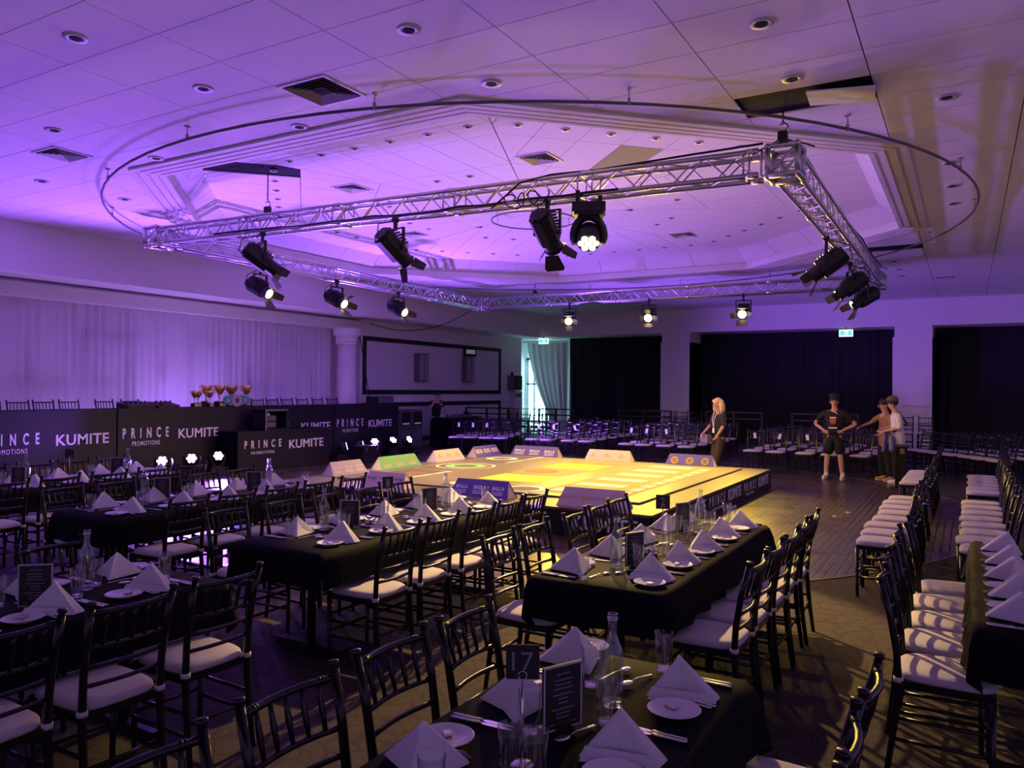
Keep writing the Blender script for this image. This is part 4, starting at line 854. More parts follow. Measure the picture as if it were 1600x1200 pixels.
# folded sponsor cards standing around the mat
def card(x, y, rz, L, m, lb, words, tm, sub=True, dec=None):
    t = thing('sponsor_card', lb, 'sign', (x, y, SZ), rz, 'folded cards around the stage edge')
    d, h = 0.13, 0.22; th = 0.006
    for s in (-1, 1):
        a = [(-L/2, s*d, 0), (L/2, s*d, 0), (L/2-0.06, 0, h), (-L/2+0.06, 0, h)]
        nrm = Vector((0, s*h, d)).normalized()*th
        vs = a+[(p[0], p[1]+nrm.y, p[2]+nrm.z) for p in a]
        ob('card_face', MB().add(vs, [(0, 1, 2, 3), (7, 6, 5, 4), (0, 4, 5, 1), (1, 5, 6, 2), (2, 6, 7, 3), (3, 7, 4, 0)]).mesh('card_face', m), t)
    ob('card_end', MB().add([(-L/2+0.01, -d, 0.003), (-L/2+0.01, d, 0.003), (-L/2+0.065, 0, h-0.01), (L/2-0.01, -d, 0.003), (L/2-0.01, d, 0.003), (L/2-0.065, 0, h-0.01)], [(0, 1, 2), (3, 5, 4)]).mesh('card_end', 'card_cream'), t)
    sl = math.atan2(d, h); P = math.hypot(d, h)
    def place(me, u, v):                       # u along, v up the sloping face (viewer side is -y)
        mt = Matrix.Translation((0, -d, 0)) @ Matrix.Rotation(PI/2-sl, 4, 'X') @ Matrix.Translation((u, v, th+0.0015))
        for q in me.vertices: q.co = mt @ q.co
        return me
    for k in range(3):
        u = -L*0.31+k*L*0.31-L*0.11
        if words:
            me = fit_text(text_mesh(words, 0.1, tm, 1.0, 0.03), L*0.21, 0.055); ob('lettering', place(me, u, 0.115), t)
        if sub:
            q = MB().bx(0, L*0.2, 0, 0.010, 0, 0.0012).bx(0, L*0.2, 0.022, 0.030, 0, 0.0012).bx(0.0, L*0.2, 0.04, 0.046, 0, 0.0012).mesh('print_lines', tm); ob('print_lines', place(q, u, 0.05), t)
        if dec == 'disc':
            g = MB().lathe([(0, 0), (0.075, 0), (0.075, 0.001), (0, 0.001)], 20).mesh('round_logo', 'print_gold'); ob('round_logo', place(g, u+0.1, 0.12), t)
            g = MB().bx(-0.045, 0.045, 0.005, 0.03, 0.001, 0.002).bx(-0.03, 0.03, -0.035, -0.01, 0.001, 0.002).mesh('logo_mark', 'print_dark'); ob('logo_mark', place(g, u+0.1, 0.12), t)
        if dec == 'diamond':
            g = MB().add([(0, 0.03, 0), (0.03, 0, 0), (0.06, 0.03, 0), (0.03, 0.06, 0)], [(0, 1, 2, 3)]).add([(0.045, 0.03, 0), (0.075, 0, 0), (0.105, 0.03, 0), (0.075, 0.06, 0)], [(0, 1, 2, 3)]).mesh('diamond_logo', 'print_gold'); ob('diamond_logo', place(g, u-0.05, 0.09), t)
            g = MB().bx(0.09, 0.24, 0.045, 0.049, 0, 0.001).bx(0.09, 0.24, 0.02, 0.024, 0, 0.001).mesh('print_lines', 'print_dark'); ob('print_lines', place(g, u-0.04, 0.09), t)
        if dec == 'box':
            g = MB().bx(0, L*0.25, 0, 0.09, 0, 0.001).mesh('print_box', 'card_cream'); ob('print_box', place(g, u-0.02, 0.09), t)
            g = MB().bx(0.04, L*0.2, 0.03, 0.06, 0.001, 0.002).mesh('print_lines', 'print_gold'); ob('print_lines', place(g, u-0.02, 0.09), t)
        if dec == 'mark':
            g = MB().bx(0.06, 0.11, 0.045, 0.075, 0, 0.001).bx(0.01, 0.17, 0.02, 0.03, 0, 0.001).bx(0.03, 0.15, 0.0, 0.008, 0, 0.001).mesh('print_lines', 'print_gold'); ob('print_lines', place(g, u, 0.09), t)
card(-8.98, 9.91, PI/2, 0.85, 'card_lilac', 'lilac folded card with cream lettering at the near curtain-side stage edge', 'Qäma', 'card_cream')
card(-8.95, 11.24, PI/2, 1.15, 'card_green', 'bright green folded sponsor card on the stage edge', None, 'card_cream', True, 'mark')
card(-9.0, 12.87, PI/2, 0.98, 'card_cream', 'plain cream folded card between the green and blue ones', None, 'print_gold', False, 'mark')
card(-8.95, 14.22, PI/2, 1.0, 'card_blue', 'blue folded card with three cream boxes at the far stage corner', None, 'card_cream', False, 'box')
card(-7.95, 14.72, 0, 1.15, 'card_purple', 'dark violet folded card reading BALLA at the far stage edge', 'BALLA', 'print_white')
card(-6.25, 14.68, 0, 1.0, 'card_cream', 'cream folded card with three small gold marks, far stage edge', None, 'print_gold', False, 'mark')
card(-4.55, 14.62, 0, 0.95, 'card_blue', 'blue folded card with three round gold logos at the far stage edge', None, 'print_gold', False, 'disc')
card(-7.27, 8.93, 0, 0.78, 'card_pink', 'pale folded card with grey lettering on the near stage edge, reading mcp', 'mcp', 'print_grey', False)
card(-5.62, 8.9, 0, 0.92, 'card_purple', 'violet folded card reading BALLA on the near stage edge', 'BALLA', 'print_white')
card(-3.98, 8.88, 0, 0.92, 'card_pink', 'pale pink folded card with gold diamond logos near the stage corner', None, 'print_gold', False, 'diamond')

# ------------------------------------------------------------------ chairs
def pad(w0, w1, d, z0, h, n=28, m_='cushion'):
    """rounded seat cushion, w0 front width, w1 back width; front is +y"""
    m = MB(); rings = [(0.90, 0.0), (0.985, 0.10), (1.0, 0.35), (0.985, 0.65), (0.93, 0.86), (0.80, 0.97), (0.45, 1.03)]
    vs = []
    for s, zz in rings:
        for k in range(n):
            t = 2*PI*k/n; c, q = math.cos(t), math.sin(t)
            x = math.copysign(abs(c)**0.45, c); y = math.copysign(abs(q)**0.45, q)
            w_ = w1+(w0-w1)*(y+1)/2
            vs.append((x*w_/2*s, y*d/2*s, z0+h*zz))
    R = len(rings)
    fs = [(r*n+k, r*n+(k+1) % n, (r+1)*n+(k+1) % n, (r+1)*n+k) for r in range(R-1) for k in range(n)]+[tuple(range(n-1, -1, -1)), tuple((R-1)*n+k for k in range(n))]
    m.add(vs, fs); return m
def post(s): return [(s*0.178, -0.245, 0.0), (s*0.176, -0.215, 0.22), (s*0.174, -0.196, 0.44), (s*0.176, -0.205, 0.58), (s*0.180, -0.232, 0.74), (s*0.184, -0.272, 0.895)]
def post_at(s, z):
    p = post(s)
    for a, b in zip(p, p[1:]):
        if a[2] <= z <= b[2]: u = (z-a[2])/(b[2]-a[2]); return tuple(a[i]+(b[i]-a[i])*u for i in range(3))
    return p[-1]
def rail(z, r, bow, n=7):
    a, b = Vector(post_at(-1, z)), Vector(post_at(1, z)); return [a.lerp(b, k/(n-1))+Vector((0, -bow*math.sin(PI*k/(n-1)), 0)) for k in range(n)]
def chair_parts(low=False):
    sides = 6 if low else 10; P = []
    def post_mb(s):
        m = MB(); m.tube(post(s), [0.0135, 0.016, 0.0175, 0.0165, 0.0155, 0.015], sides)
        tp = Vector(post(s)[-1]); m.tube([tp, tp+Vector((0, -0.002, 0.008)), tp+Vector((0, -0.004, 0.016)), tp+Vector((0, -0.006, 0.028))], [0.015, 0.011, 0.019, 0.017], sides); return m
    def front_mb(s): return MB().tube([(s*0.185, 0.180, 0), (s*0.187, 0.180, 0.10), (s*0.188, 0.180, 0.435)], [0.0125, 0.014, 0.0165], sides)
    frame = MB().bx(-0.19, 0.19, 0.160, 0.195, 0.415, 0.448).bx(-0.175, 0.175, -0.205, -0.175, 0.415, 0.448).bx(-0.192, -0.160, -0.19, 0.18, 0.415, 0.448).bx(0.160, 0.192, -0.19, 0.18, 0.415, 0.448).bx(-0.165, 0.165, -0.18, 0.165, 0.430, 0.446)
    rails = [rail(0.872, 0, 0.030), rail(0.722, 0, 0.026), rail(0.640, 0, 0.022), rail(0.560, 0, 0.018)]
    rr = [0.013, 0.010, 0.010, 0.010]
    spx = []
    for k in range(5):
        u = (k+1)/6.0
        def at(R):
            f = u*(len(R)-1); i = min(int(f), len(R)-2); return R[i].lerp(R[i+1], f-i)
        a, b = at(rails[1]), at(rails[0]); mid = a.lerp(b, 0.5); spx.append([a, a.lerp(b, 0.28), mid, a.lerp(b, 0.72), b])
    st = []
    for s in (-1, 1):
        for z in (0.17, 0.27): q = Vector(post_at(s, z)); st.append([(s*0.187, 0.18, z), tuple(q)])
    for z in (0.20, 0.31): st.append([(-0.186, 0.18, z), (0.186, 0.18, z)])
    st.append([post_at(-1, 0.22), post_at(1, 0.22)])
    if low:
        m = MB()
        for s in (-1, 1): m.add(post_mb(s).v, post_mb(s).f); f_ = front_mb(s); m.add(f_.v, f_.f)
        m.add(frame.v, frame.f)
        for R, r in zip(rails, rr): m.tube(R, r, 5)
        for s in spx: m.tube([s[0], s[-1]], 0.008, 5, False)
        for s in st: m.tube(s, 0.009, 5, False)
        return [('frame', m.mesh('chair_frame', 'black_wood', False), None), ('cushion', pad(0.40, 0.365, 0.41, 0.446, 0.042, 16).mesh('cushion', 'cushion', True), None)]
    for s in (-1, 1): P.append(('leg', post_mb(s).mesh('rear_leg', 'black_wood', True), None))
    for s in (-1, 1): P.append(('leg', front_mb(s).mesh('front_leg', 'black_wood', True), None))
    P.append(('seat_frame', frame.mesh('seat_frame', 'black_wood'), None))
    for R, r in zip(rails, rr):
        m = MB().tube(R, r, 8)
        if r > 0.011:
            for u in (0.13, 0.16, 0.84, 0.87):
                f = u*6; i = int(f); p = R[i].lerp(R[i+1], f-i); q = (R[i+1]-R[i]).normalized()*0.004; m.tube([p-q, p+q], r*1.18, 8)
        P.append(('back_rail', m.mesh('back_rail', 'black_wood', True), None))
    for s in spx: P.append(('spindle', MB().tube(s, [0.0075, 0.0085, 0.0105, 0.0085, 0.0075], 7).mesh('spindle', 'black_wood', True), None))
    for s in st: P.append(('stretcher', MB().tube(s, 0.0095, 7).mesh('stretcher', 'black_wood', True), None))
    ci = len(P); P.append(('cushion', pad(0.405, 0.365, 0.415, 0.446, 0.045).mesh('cushion', 'cushion', True), None))
    for s in (-1, 1):
        q = post_at(s, 0.452); P.append(('cushion_tie', MB().tube([(q[0], q[1], 0.440), (q[0], q[1], 0.462)], 0.0225, 10).mesh('cushion_tie', 'elastic', True), ci))
    return P
CH = chair_parts(); CL = chair_parts(True)
number_tag = MB().bx(-0.03, 0.03, 0, 0.003, -0.06, 0.06).mesh('number_tag', 'print_white')
def chair(x, y, rz, lb, grp, near=True, z=0.0, tagged=False, j=0.02):
    t = thing('banquet_chair', lb, 'chair', (x+random.uniform(-j, j), y+random.uniform(-j, j)*0.6, z), rz+random.uniform(-0.035, 0.035)*(j > 0), grp)
    stamp(CH if near else CL, t)
    if tagged: ob('number_tag', number_tag, t, (random.uniform(-0.06, 0.06), -0.232, 0.79), rot=(0, random.uniform(-0.4, 0.4), 0))
    return t
FR, FL_, FN = -PI/2, PI/2, PI    # facing +X, -X, -Y

# ------------------------------------------------------------------ banquet tables
def cloth_mesh(W, L, z, over):
    """rectangular cloth draped over a table top centred on the origin"""
    def axis(h, step):
        n = max(2, int(2*h/step)); a = [-h+2*h*i/n for i in range(n+1)]; e = [over*k/7 for k in range(1, 8)]
        return [(-h, -q) for q in e[::-1]]+[(v, 0) for v in a]+[(h, q) for q in e]
    ax, ay = axis(W/2, 0.14), axis(L/2, 0.16); vs = []; nx, ny = len(ax), len(ay)
    for by, oy in ay:
        for bx_, ox in ax:
            d = math.hypot(ox, oy)
            if d == 0: vs.append((bx_, by, z+0.002*math.sin(bx_*9+by*5))); continue
            dx, dy = ox/d, oy/d; s = bx_*7.0+by*8.5
            corner = min(abs(ox), abs(oy))/over
            fl = 0.05*min(d/0.05, 1)*0.4+0.10*d+0.035*math.sin(s*2.1)*d/over*0.6+0.07*corner*math.sin((math.atan2(dy, dx))*6)
            drop = max(0.0, d-0.012)
            vs.append((bx_+dx*(0.012*min(1, d/0.03)+fl), by+dy*(0.012*min(1, d/0.03)+fl), z-drop))
    fs = [(j*nx+i, j*nx+i+1, (j+1)*nx+i+1, (j+1)*nx+i) for j in range(ny-1) for i in range(nx-1)]
    return MB().add(vs, fs)
NAPK = MB()
def napkin_mesh(v):
    r = random.Random(v); k = 1+0.08*(r.random()-0.5); m = MB()
    D1, D2, S1, S2, A0, A1 = (0.14*k, -0.03, 0), (0.14*k, 0.03, 0), (-0.085, -0.125*k, 0), (-0.085, 0.125*k, 0), (0.005, -0.012, 0.132*k), (-0.02, 0.012, 0.13*k)
    mid = lambda a, b, u, off: tuple(a[i]+(b[i]-a[i])*u+off[i] for i in range(3))
    m.add([D1, D2, S2, S1, A0, A1, mid(D1, S1, 0.5, (-0.012, 0.016, 0.0)), mid(D2, S2, 0.5, (-0.012, -0.016, 0.0))], [(0, 1, 5, 4), (0, 4, 3, 6), (4, 5, 2, 3), (1, 7, 2, 5), (0, 6, 3, 2, 7, 1)])
    # second folded layer at the base
    off = 0.012
    m.add([(D1[0]+0.004, D1[1]-off*0.6, 0.002), (S1[0]+0.02, S1[1]-off, 0.002), (S1[0]+0.02, S1[1]+0.02, 0.035), (D1[0]-0.02, D1[1]+0.0, 0.028)], [(0, 3, 2, 1)])
    me = m.mesh('napkin', 'napkin'); import bmesh
    b = bmesh.new(); b.from_mesh(me); bmesh.ops.bevel(b, geom=[e for e in b.edges if len(e.link_faces) == 2 and e.calc_face_angle(0) > 0.5], offset=0.010, segments=3, affect='EDGES', profile=0.6); b.to_mesh(me); b.free()
    return me
NAPS = [napkin_mesh(i) for i in range(5)]
PLATE = smooth_by_angle(MB().lathe([(0.0, 0.004), (0.045, 0.004), (0.05, 0.0), (0.055, 0.003), (0.062, 0.008), (0.085, 0.016), (0.087, 0.018), (0.084, 0.0195), (0.062, 0.012), (0.05, 0.0075), (0.0, 0.007)], 36).mesh('side_plate', 'ceramic'), 30)
def shiny(name, *args): return MB().tube(*args).mesh(name, 'steel', True)
def flat(pts, ws, th, zs):
    m = MB(); vs = []
    for (y, w_, z) in zip(pts, ws, zs): vs += [(-w_, y, z), (w_, y, z), (w_, y, z+th), (-w_, y, z+th)]
    n = len(pts); fs = [(4*i+a, 4*i+(a+1) % 4, 4*i+4+(a+1) % 4, 4*i+4+a) for i in range(n-1) for a in range(4)]+[(3, 2, 1, 0), (4*n-4, 4*n-3, 4*n-2, 4*n-1)]
    return m.add(vs, fs)
KNIFE = [('handle', flat([-0.11, -0.10, -0.02, 0.0], [0.005, 0.007, 0.006, 0.005], 0.006, [0, 0, 0, 0.001]).mesh('handle', 'steel', True), None), ('blade', flat([0.0, 0.02, 0.08, 0.11], [0.005, 0.009, 0.009, 0.002], 0.002, [0.001]*4).mesh('blade', 'steel'), None)]
FORK = [('handle', flat([-0.10, -0.09, 0.0, 0.035], [0.006, 0.008, 0.004, 0.010], 0.003, [0, 0, 0.006, 0.004]).mesh('handle', 'steel', True), None)]+[('tine', flat([0.035, 0.06, 0.095], [0.0019, 0.0017, 0.001], 0.002, [0.004, 0.003, 0.007]).xf(Matrix.Translation((x, 0, 0))).mesh('tine', 'steel'), None) for x in (-0.008, -0.0027, 0.0027, 0.008)]
SPOON = [('handle', flat([-0.09, -0.08, 0.0, 0.03], [0.006, 0.007, 0.003, 0.004], 0.003, [0, 0, 0.008, 0.004]).mesh('handle', 'steel', True), None), ('bowl', MB().ball((0, 0.055, 0.006), 0.03, 14, 8, (0.62, 1.0, 0.2)).mesh('bowl', 'steel', True), None)]
GLASS = smooth_by_angle(MB().lathe([(0.0, 0.0), (0.026, 0.0), (0.0275, 0.004), (0.031, 0.07), (0.0365, 0.142), (0.036, 0.1435), (0.0345, 0.142), (0.0295, 0.07), (0.0255, 0.012), (0.0, 0.010)], 24).mesh('tumbler', 'glass'), 50)
BOTTLE = [('bottle_body', smooth_by_angle(MB().lathe([(0.0, 0.006), (0.03, 0.0), (0.036, 0.004), (0.037, 0.02), (0.037, 0.165), (0.034, 0.19), (0.022, 0.215), (0.0155, 0.235), (0.0145, 0.285), (0.0165, 0.287), (0.0165, 0.305), (0.0125, 0.305), (0.0125, 0.236), (0.030, 0.188), (0.034, 0.165), (0.034, 0.02), (0.0, 0.014)], 24).mesh('bottle_body', 'green_glass'), 60), None), ('neck_ring', MB().lathe([(0.0145, 0.283), (0.0180, 0.285), (0.0180, 0.291), (0.0145, 0.293)], 16).mesh('neck_ring', 'green_glass', True), None)]
def menu_parts():
    w_, h = 0.074, 0.205; P = []
    P.append(('card', MB().bx(-w_, w_, -0.004, 0.004, 0.008, h).mesh('card', 'menu_black'), None))
    bd = MB()
    for y in (-0.005, 0.005):
        s = 1 if y > 0 else -1
        for q in ((-w_, w_, 0.008, 0.014), (-w_, w_, h-0.006, h), (-w_, -w_+0.006, 0.008, h), (w_-0.006, w_, 0.008, h)): bd.bx(q[0], q[1], min(y, y-0.001*s), max(y, y-0.001*s), q[2], q[3])
    P.append(('border', bd.mesh('border', 'menu_border'), None))
    P.append(('foot', MB().bx(-0.03, 0.03, -0.025, 0.025, 0.0, 0.010).bx(-0.03, 0.03, -0.010, -0.0045, 0.01, 0.028).bx(-0.03, 0.03, 0.0045, 0.010, 0.01, 0.028).mesh('foot', 'menu_black'), None))
    rr = random.Random(3); ln = MB(); z = h-0.030
    for k in range(11):
        hw = rr.uniform(0.018, 0.05)
        for y in (-0.0052, 0.0052): ln.bx(-hw, hw, min(y, y*0.8), max(y, y*0.8), z, z+0.0035)
        z -= 0.013 if k % 3 else 0.018
    P.append(('print_lines', ln.mesh('print_lines', 'print_grey'), None)); return P
MENU = menu_parts()
def number_parts(txt):
    P = [('base', MB().lathe([(0.0, 0.0), (0.034, 0.0), (0.034, 0.003), (0.02, 0.008), (0.0, 0.010)], 20).mesh('base', 'steel', True), None), ('pole', MB().tube([(0, 0, 0.008), (0, 0, 0.235)], 0.0032, 8).mesh('pole', 'steel', True), None)]
    P.append(('clip_ring', MB().tube([(0.012*math.cos(k*PI/8), 0.0, 0.247+0.012*math.sin(k*PI/8)) for k in range(17)], 0.0016, 6, False).mesh('clip_ring', 'steel', True), None))
    P.append(('sign', MB().bx(-0.047, 0.047, 0.003, 0.006, 0.236, 0.332).mesh('sign', 'menu_black'), None))
    if txt:
        me = fit_text(text_mesh(txt, 0.1, 'print_grey', 1.0, 0.0), 0.03*len(txt), 0.052); on_plane(me, '-Y', (-0.015*len(txt), 0.0022, 0.260)); P.append(('lettering', me, 3))
    return P
POT = [('cup', MB().lathe([(0.0, 0.0), (0.021, 0.0), (0.022, 0.05), (0.0205, 0.05), (0.019, 0.004), (0.0, 0.004)], 16).mesh('cup', 'silver', True), None)]+[('rib', MB().tube([(0.0222*math.cos(k*PI/4), 0.0222*math.sin(k*PI/4), 0.002), (0.0225*math.cos(k*PI/4), 0.0225*math.sin(k*PI/4), 0.048)], 0.0025, 5).mesh('rib', 'speaker_grey'), 0) for k in range(8)]
CHOC = [('chocolate', MB().bx(-0.018, 0.018, -0.011, 0.011, 0, 0.008).mesh('chocolate', 'chocolate_brown'), None), ('wrapper', MB().bx(-0.019, 0.012, -0.012, 0.012, 0.004, 0.0115).mesh('wrapper', 'foil'), None)]
ZT = 0.752
PED = MB().tube([(0, 0, 0.03), (0, 0, 0.72)], 0.03, 10).mesh('pedestal', 'fixture_black', True)
FOOT = MB().bx(-0.30, 0.30, -0.035, 0.035, 0.0, 0.035).mesh('foot_bar', 'fixture_black')

def setting(x, y, side, tname, seat_txt, full=True, items=('plate', 'napkin', 'glass', 'cutlery'), i=0):
    """one place setting. side = -1 diner sits at -X (faces +X), +1 diner sits at +X; x is the table edge"""
    R = random.Random(int(x*1000)+int(y*777)+i); s = side; inn = -s          # inn: direction from edge into table
    left = -s                                                                  # diner's left-hand direction along y: right-side diner -> -y
    where = '%s, %s' % (seat_txt, tname)
    if 'plate' in items:
        px, py = x+inn*0.12+R.uniform(-.01, .01), y+left*0.17+R.uniform(-.015, .015)
        tag(ob('side_plate', PLATE, None, (px, py, ZT)), 'white side plate, %s' % where, 'plate', 'side plates on the banquet tables')
        c = thing('wrapped_chocolate', 'wrapped chocolate on plate, %s' % where, 'chocolate', (px+R.uniform(-.03, .03), py+R.uniform(-.03, .03), ZT+0.0078), R.uniform(0, 3), 'wrapped chocolates on side plates'); stamp(CHOC, c)
    if 'napkin' in items:
        tag(ob('folded_napkin', NAPS[R.randrange(5)], None, (x+inn*0.165+R.uniform(-.015, .015), y+R.uniform(-.015, .015), ZT+0.0005), (0 if s > 0 else PI)+R.uniform(-0.25, 0.25)), 'white pyramid-folded napkin, %s' % where, 'napkin', 'folded napkins on the banquet tables')
    if 'glass' in items:
        gx, gy = x+inn*(0.30+R.uniform(-.02, .02)), y-left*(0.17+R.uniform(-.02, .02))
        tag(ob('tumbler', GLASS, None, (gx, gy, ZT)), 'clear water tumbler, %s' % where, 'glass', 'tumblers on the banquet tables')
    if 'cutlery' in items:
        rz = PI/2 if s > 0 else -PI/2        # tip of the cutlery (+y) points into the table
        def put(nm, parts, dx, dy, lb, rot=0.0): t = thing(nm, lb, nm.split('_')[-1], (x+inn*dx, y+left*dy, ZT), rz+rot+R.uniform(-.05, .05), 'cutlery on the banquet tables'); stamp(parts, t)
        put('table_knife', KNIFE, 0.14, -0.165, 'outer steel knife, %s' % where)
        if full: put('table_knife', KNIFE, 0.135, -0.145, 'inner steel knife, %s' % where)
        put('table_fork', FORK, 0.135, 0.075, 'outer steel fork, %s' % where)
        if full: put('table_fork', FORK, 0.125, 0.055, 'inner steel fork, %s' % where, 0.05)
        put('dessert_spoon', SPOON, 0.335, -0.03, 'steel dessert spoon, %s' % where, PI/2*0.8)
def table(tn, desc, x0, x1, y0, y1, over=0.235):
    t = thing('banquet_table', 'long trestle table under a black cloth, %s' % desc, 'table', ((x0+x1)/2, (y0+y1)/2, 0), 0, 'black-clothed banquet tables'); L = y1-y0; W = x1-x0
    ob('table_top', MB().bx(-W/2+0.005, W/2-0.005, -L/2+0.005, L/2-0.005, 0.72, 0.744).mesh('table_top', 'fixture_black'), t)
    for s in (-1, 1): p = ob('pedestal', PED, t, (0, s*(L/2-0.32), 0)); ob('foot_bar', FOOT, p)
    c = ob('tablecloth', cloth_mesh(W, L, 0.748, over).mesh('tablecloth', 'tablecloth', True), None, ((x0+x1)/2, (y0+y1)/2, 0)); tag(c, 'black tablecloth draped over the long table, %s' % desc, 'tablecloth', 'black tablecloths')
TABLES = {
 'T1': dict(n='table numbered 17', d='numbered 17, nearest the camera', x=(-1.45, -0.69), y=(0.45, 2.89), L=(2.72, 2.24, 1.74), Rr=(2.64, 2.13, 1.66), end='far'),
 'T2': dict(n='table numbered 2', d='numbered 2, by the stage corner', x=(-2.12, -1.36), y=(3.88, 6.30), L=(4.10, 4.58, 5.12, 5.66, 6.1), Rr=(4.19, 4.67, 5.14, 5.66, 6.13), end='near'),
 'T3': dict(n='centre table', d='in the centre before the stage', x=(-4.30, -3.54), y=(3.68, 6.20), L=(4.05, 4.55, 5.05, 5.5, 5.98), Rr=(4.06, 4.58, 5.03, 5.5, 5.97), end='near'),
 'T4': dict(n='violet-lit table left of centre', d='violet-lit, left of centre', x=(-6.58, -5.82), y=(3.74, 6.24), L=(4.04, 4.52, 5.0, 5.48, 5.96), Rr=(4.04, 4.52, 5.0, 5.48, 5.96), end='near'),
 'T5': dict(n='near-left table', d='at the near left corner', x=(-4.24, -3.50), y=(0.45, 2.89), L=(2.63, 2.16, 1.68), Rr=(2.58, 2.09, 1.62), end='far'),
 'T6': dict(n='far-left table', d='furthest left, before the head table banner', x=(-8.92, -8.14), y=(3.74, 6.24), L=(4.04, 4.52, 5.0, 5.48, 5.96), Rr=(4.04, 4.52, 5.0, 5.48, 5.96), end='near'),
 'T7': dict(n='right-edge table', d='at the right edge of the picture', x=(0.05, 0.80), y=(4.08, 6.45), L=(4.30, 4.76, 5.20, 5.66, 6.12), Rr=(), end='near'),
}
CHX = {  # chair columns: (x of chair centre, ys) for diners on the -X side and on the +X side
 'T1': ((-1.47, (2.66, 2.19, 1.70, 1.20)), (-0.53, (2.71, 2.24, 1.80))),
 'T2': ((-2.21, (4.13, 4.60, 5.18, 5.62, 6.05)), (-1.24, (4.27, 4.72, 5.17, 5.60, 6.04))),
 'T3': ((-4.46, (3.96, 4.50, 5.0, 5.5, 5.98)), (-3.45, (4.03, 4.52, 5.0, 5.47, 5.93))),
 'T4': ((-6.66, (4.02, 4.52, 5.0, 5.48, 5.96)), (-5.63, (4.10, 4.62, 5.1, 5.58, 6.04))),
 'T5': ((-4.24, (2.54, 2.05, 1.56)), (-3.33, (2.58, 2.09, 1.60))),
 'T6': ((-8.98, (4.02, 4.52, 5.0, 5.48, 5.96)), (-7.98, (3.95, 4.45, 4.95, 5.45, 5.95))),
 'T7': ((-0.10, (4.27, 4.75, 5.18, 5.63, 6.07)), None),
}
for tn, T in TABLES.items():
    table(tn, T['d'], T['x'][0], T['x'][1], T['y'][0], T['y'][1])
    full = tn not in ('T4', 'T6')
    for side, ys, sn in ((-1, T['L'], 'left'), (1, T['Rr'], 'right')):
        for i, y in enumerate(ys):
            setting(T['x'][0] if side < 0 else T['x'][1], y, side, T['n'], '%s setting from %s end, %s side' % (ORD[i], T['end'], sn), full, i=i)
    for side, col, sn in ((-1, CHX[tn][0], 'left'), (1, CHX[tn][1], 'right')):
        if not col: continue
        for i, y in enumerate(col[1]):
            chair(col[0], y, FR if side < 0 else FL_, 'black spindle-back chair, %s from %s end, %s side, %s' % (ORD[i], T['end'], sn, T['n']), 'chairs at the banquet tables')
def bottle(x, y, lb): stamp(BOTTLE, thing('water_bottle', lb, 'bottle', (x, y, ZT), 0, 'water bottles'))
def menu(x, y, rz, lb): stamp(MENU, thing('menu_card', lb, 'menu', (x, y, ZT), rz, 'menu cards'))
def number(x, y, rz, txt, lb): stamp(number_parts(txt), thing('table_number', lb, 'table number', (x, y, ZT), rz))
def pots(x, y, d):
    for k, (dx, dy) in enumerate(((-0.024, -0.024), (0.024, -0.022), (0.0, 0.024))):
        stamp(POT, thing('ribbed_pot', 'small ribbed metal pot, %s of three on the %s' % (ORD[k], d), 'pot', (x+dx, y+dy, ZT), 0, 'ribbed pots'))
bottle(-1.015, 2.42, 'clear glass water bottle on the table numbered 17'); bottle(-1.78, 4.29, 'glass water bottle at the near end of the table numbered 2'); bottle(-1.73, 5.80, 'glass water bottle at the far end of the table numbered 2')
bottle(-4.08, 4.28, 'glass water bottle at the near end of the centre table'); bottle(-3.96, 5.66, 'glass water bottle at the far end of the centre table'); bottle(-6.48, 4.49, 'glass water bottle at the near end of the violet-lit table'); bottle(-6.25, 5.75, 'glass water bottle at the far end of the violet-lit table')
bottle(-3.90, 2.38, 'glass water bottle on the near-left table'); bottle(-8.62, 5.75, 'glowing water bottle at the far end of the far-left table'); bottle(-8.68, 4.62, 'water bottle in the middle of the far-left table'); bottle(0.44, 5.9, 'water bottle on the right-edge table')
menu(-1.07, 2.16, 1.12, 'black menu card standing on the table numbered 17'); menu(-1.70, 4.38, 1.15, 'black menu card at the near end of the table numbered 2'); menu(-1.84, 5.72, 1.15, 'black menu card at the far end of the table numbered 2')
menu(-3.99, 4.46, 0.45, 'black bordered menu card at the near end of the centre table'); menu(-3.93, 5.38, 1.2, 'dark menu card edge-on at the far end of the centre table'); menu(-6.38, 4.60, 0.5, 'black bordered menu card at the near end of the violet-lit table'); menu(-6.10, 5.42, 0.5, 'black bordered menu card at the far end of the violet-lit table')
menu(-3.78, 2.06, 0.75, 'black bordered menu card on the near-left table'); menu(-8.45, 4.42, 0.6, 'black bordered menu card at the near end of the far-left table'); menu(-8.60, 5.60, 0.6, 'black bordered menu card at the far end of the far-left table'); menu(0.46, 4.9, 1.0, 'black menu card on the right-edge table')
number(-1.07, 1.91, 0.5, '17', 'table number 17 on a slim metal stand'); number(-1.79, 5.13, 0.32, '2', 'dark square sign showing 2 raised before the yellow stage'); number(-4.02, 4.94, 1.15, '1', 'edge-turned dark table number on a stand, centre table'); number(-8.62, 5.05, 0.7, None, 'small dark table number on a stand, far-left table')
pots(-3.90, 4.62, 'centre table'); pots(-1.72, 4.72, 'table numbered 2'); pots(-8.5, 4.75, 'far-left table')
tag(ob('tumbler', GLASS, None, (-1.06, 1.83, ZT)), 'clear water tumbler right beside the table number 17 stand', 'glass', 'tumblers on the banquet tables')
tag(ob('tumbler', GLASS, None, (-1.60, 6.2, ZT)), 'clear tumbler alone at the far end of the table numbered 2', 'glass', 'tumblers on the banquet tables')

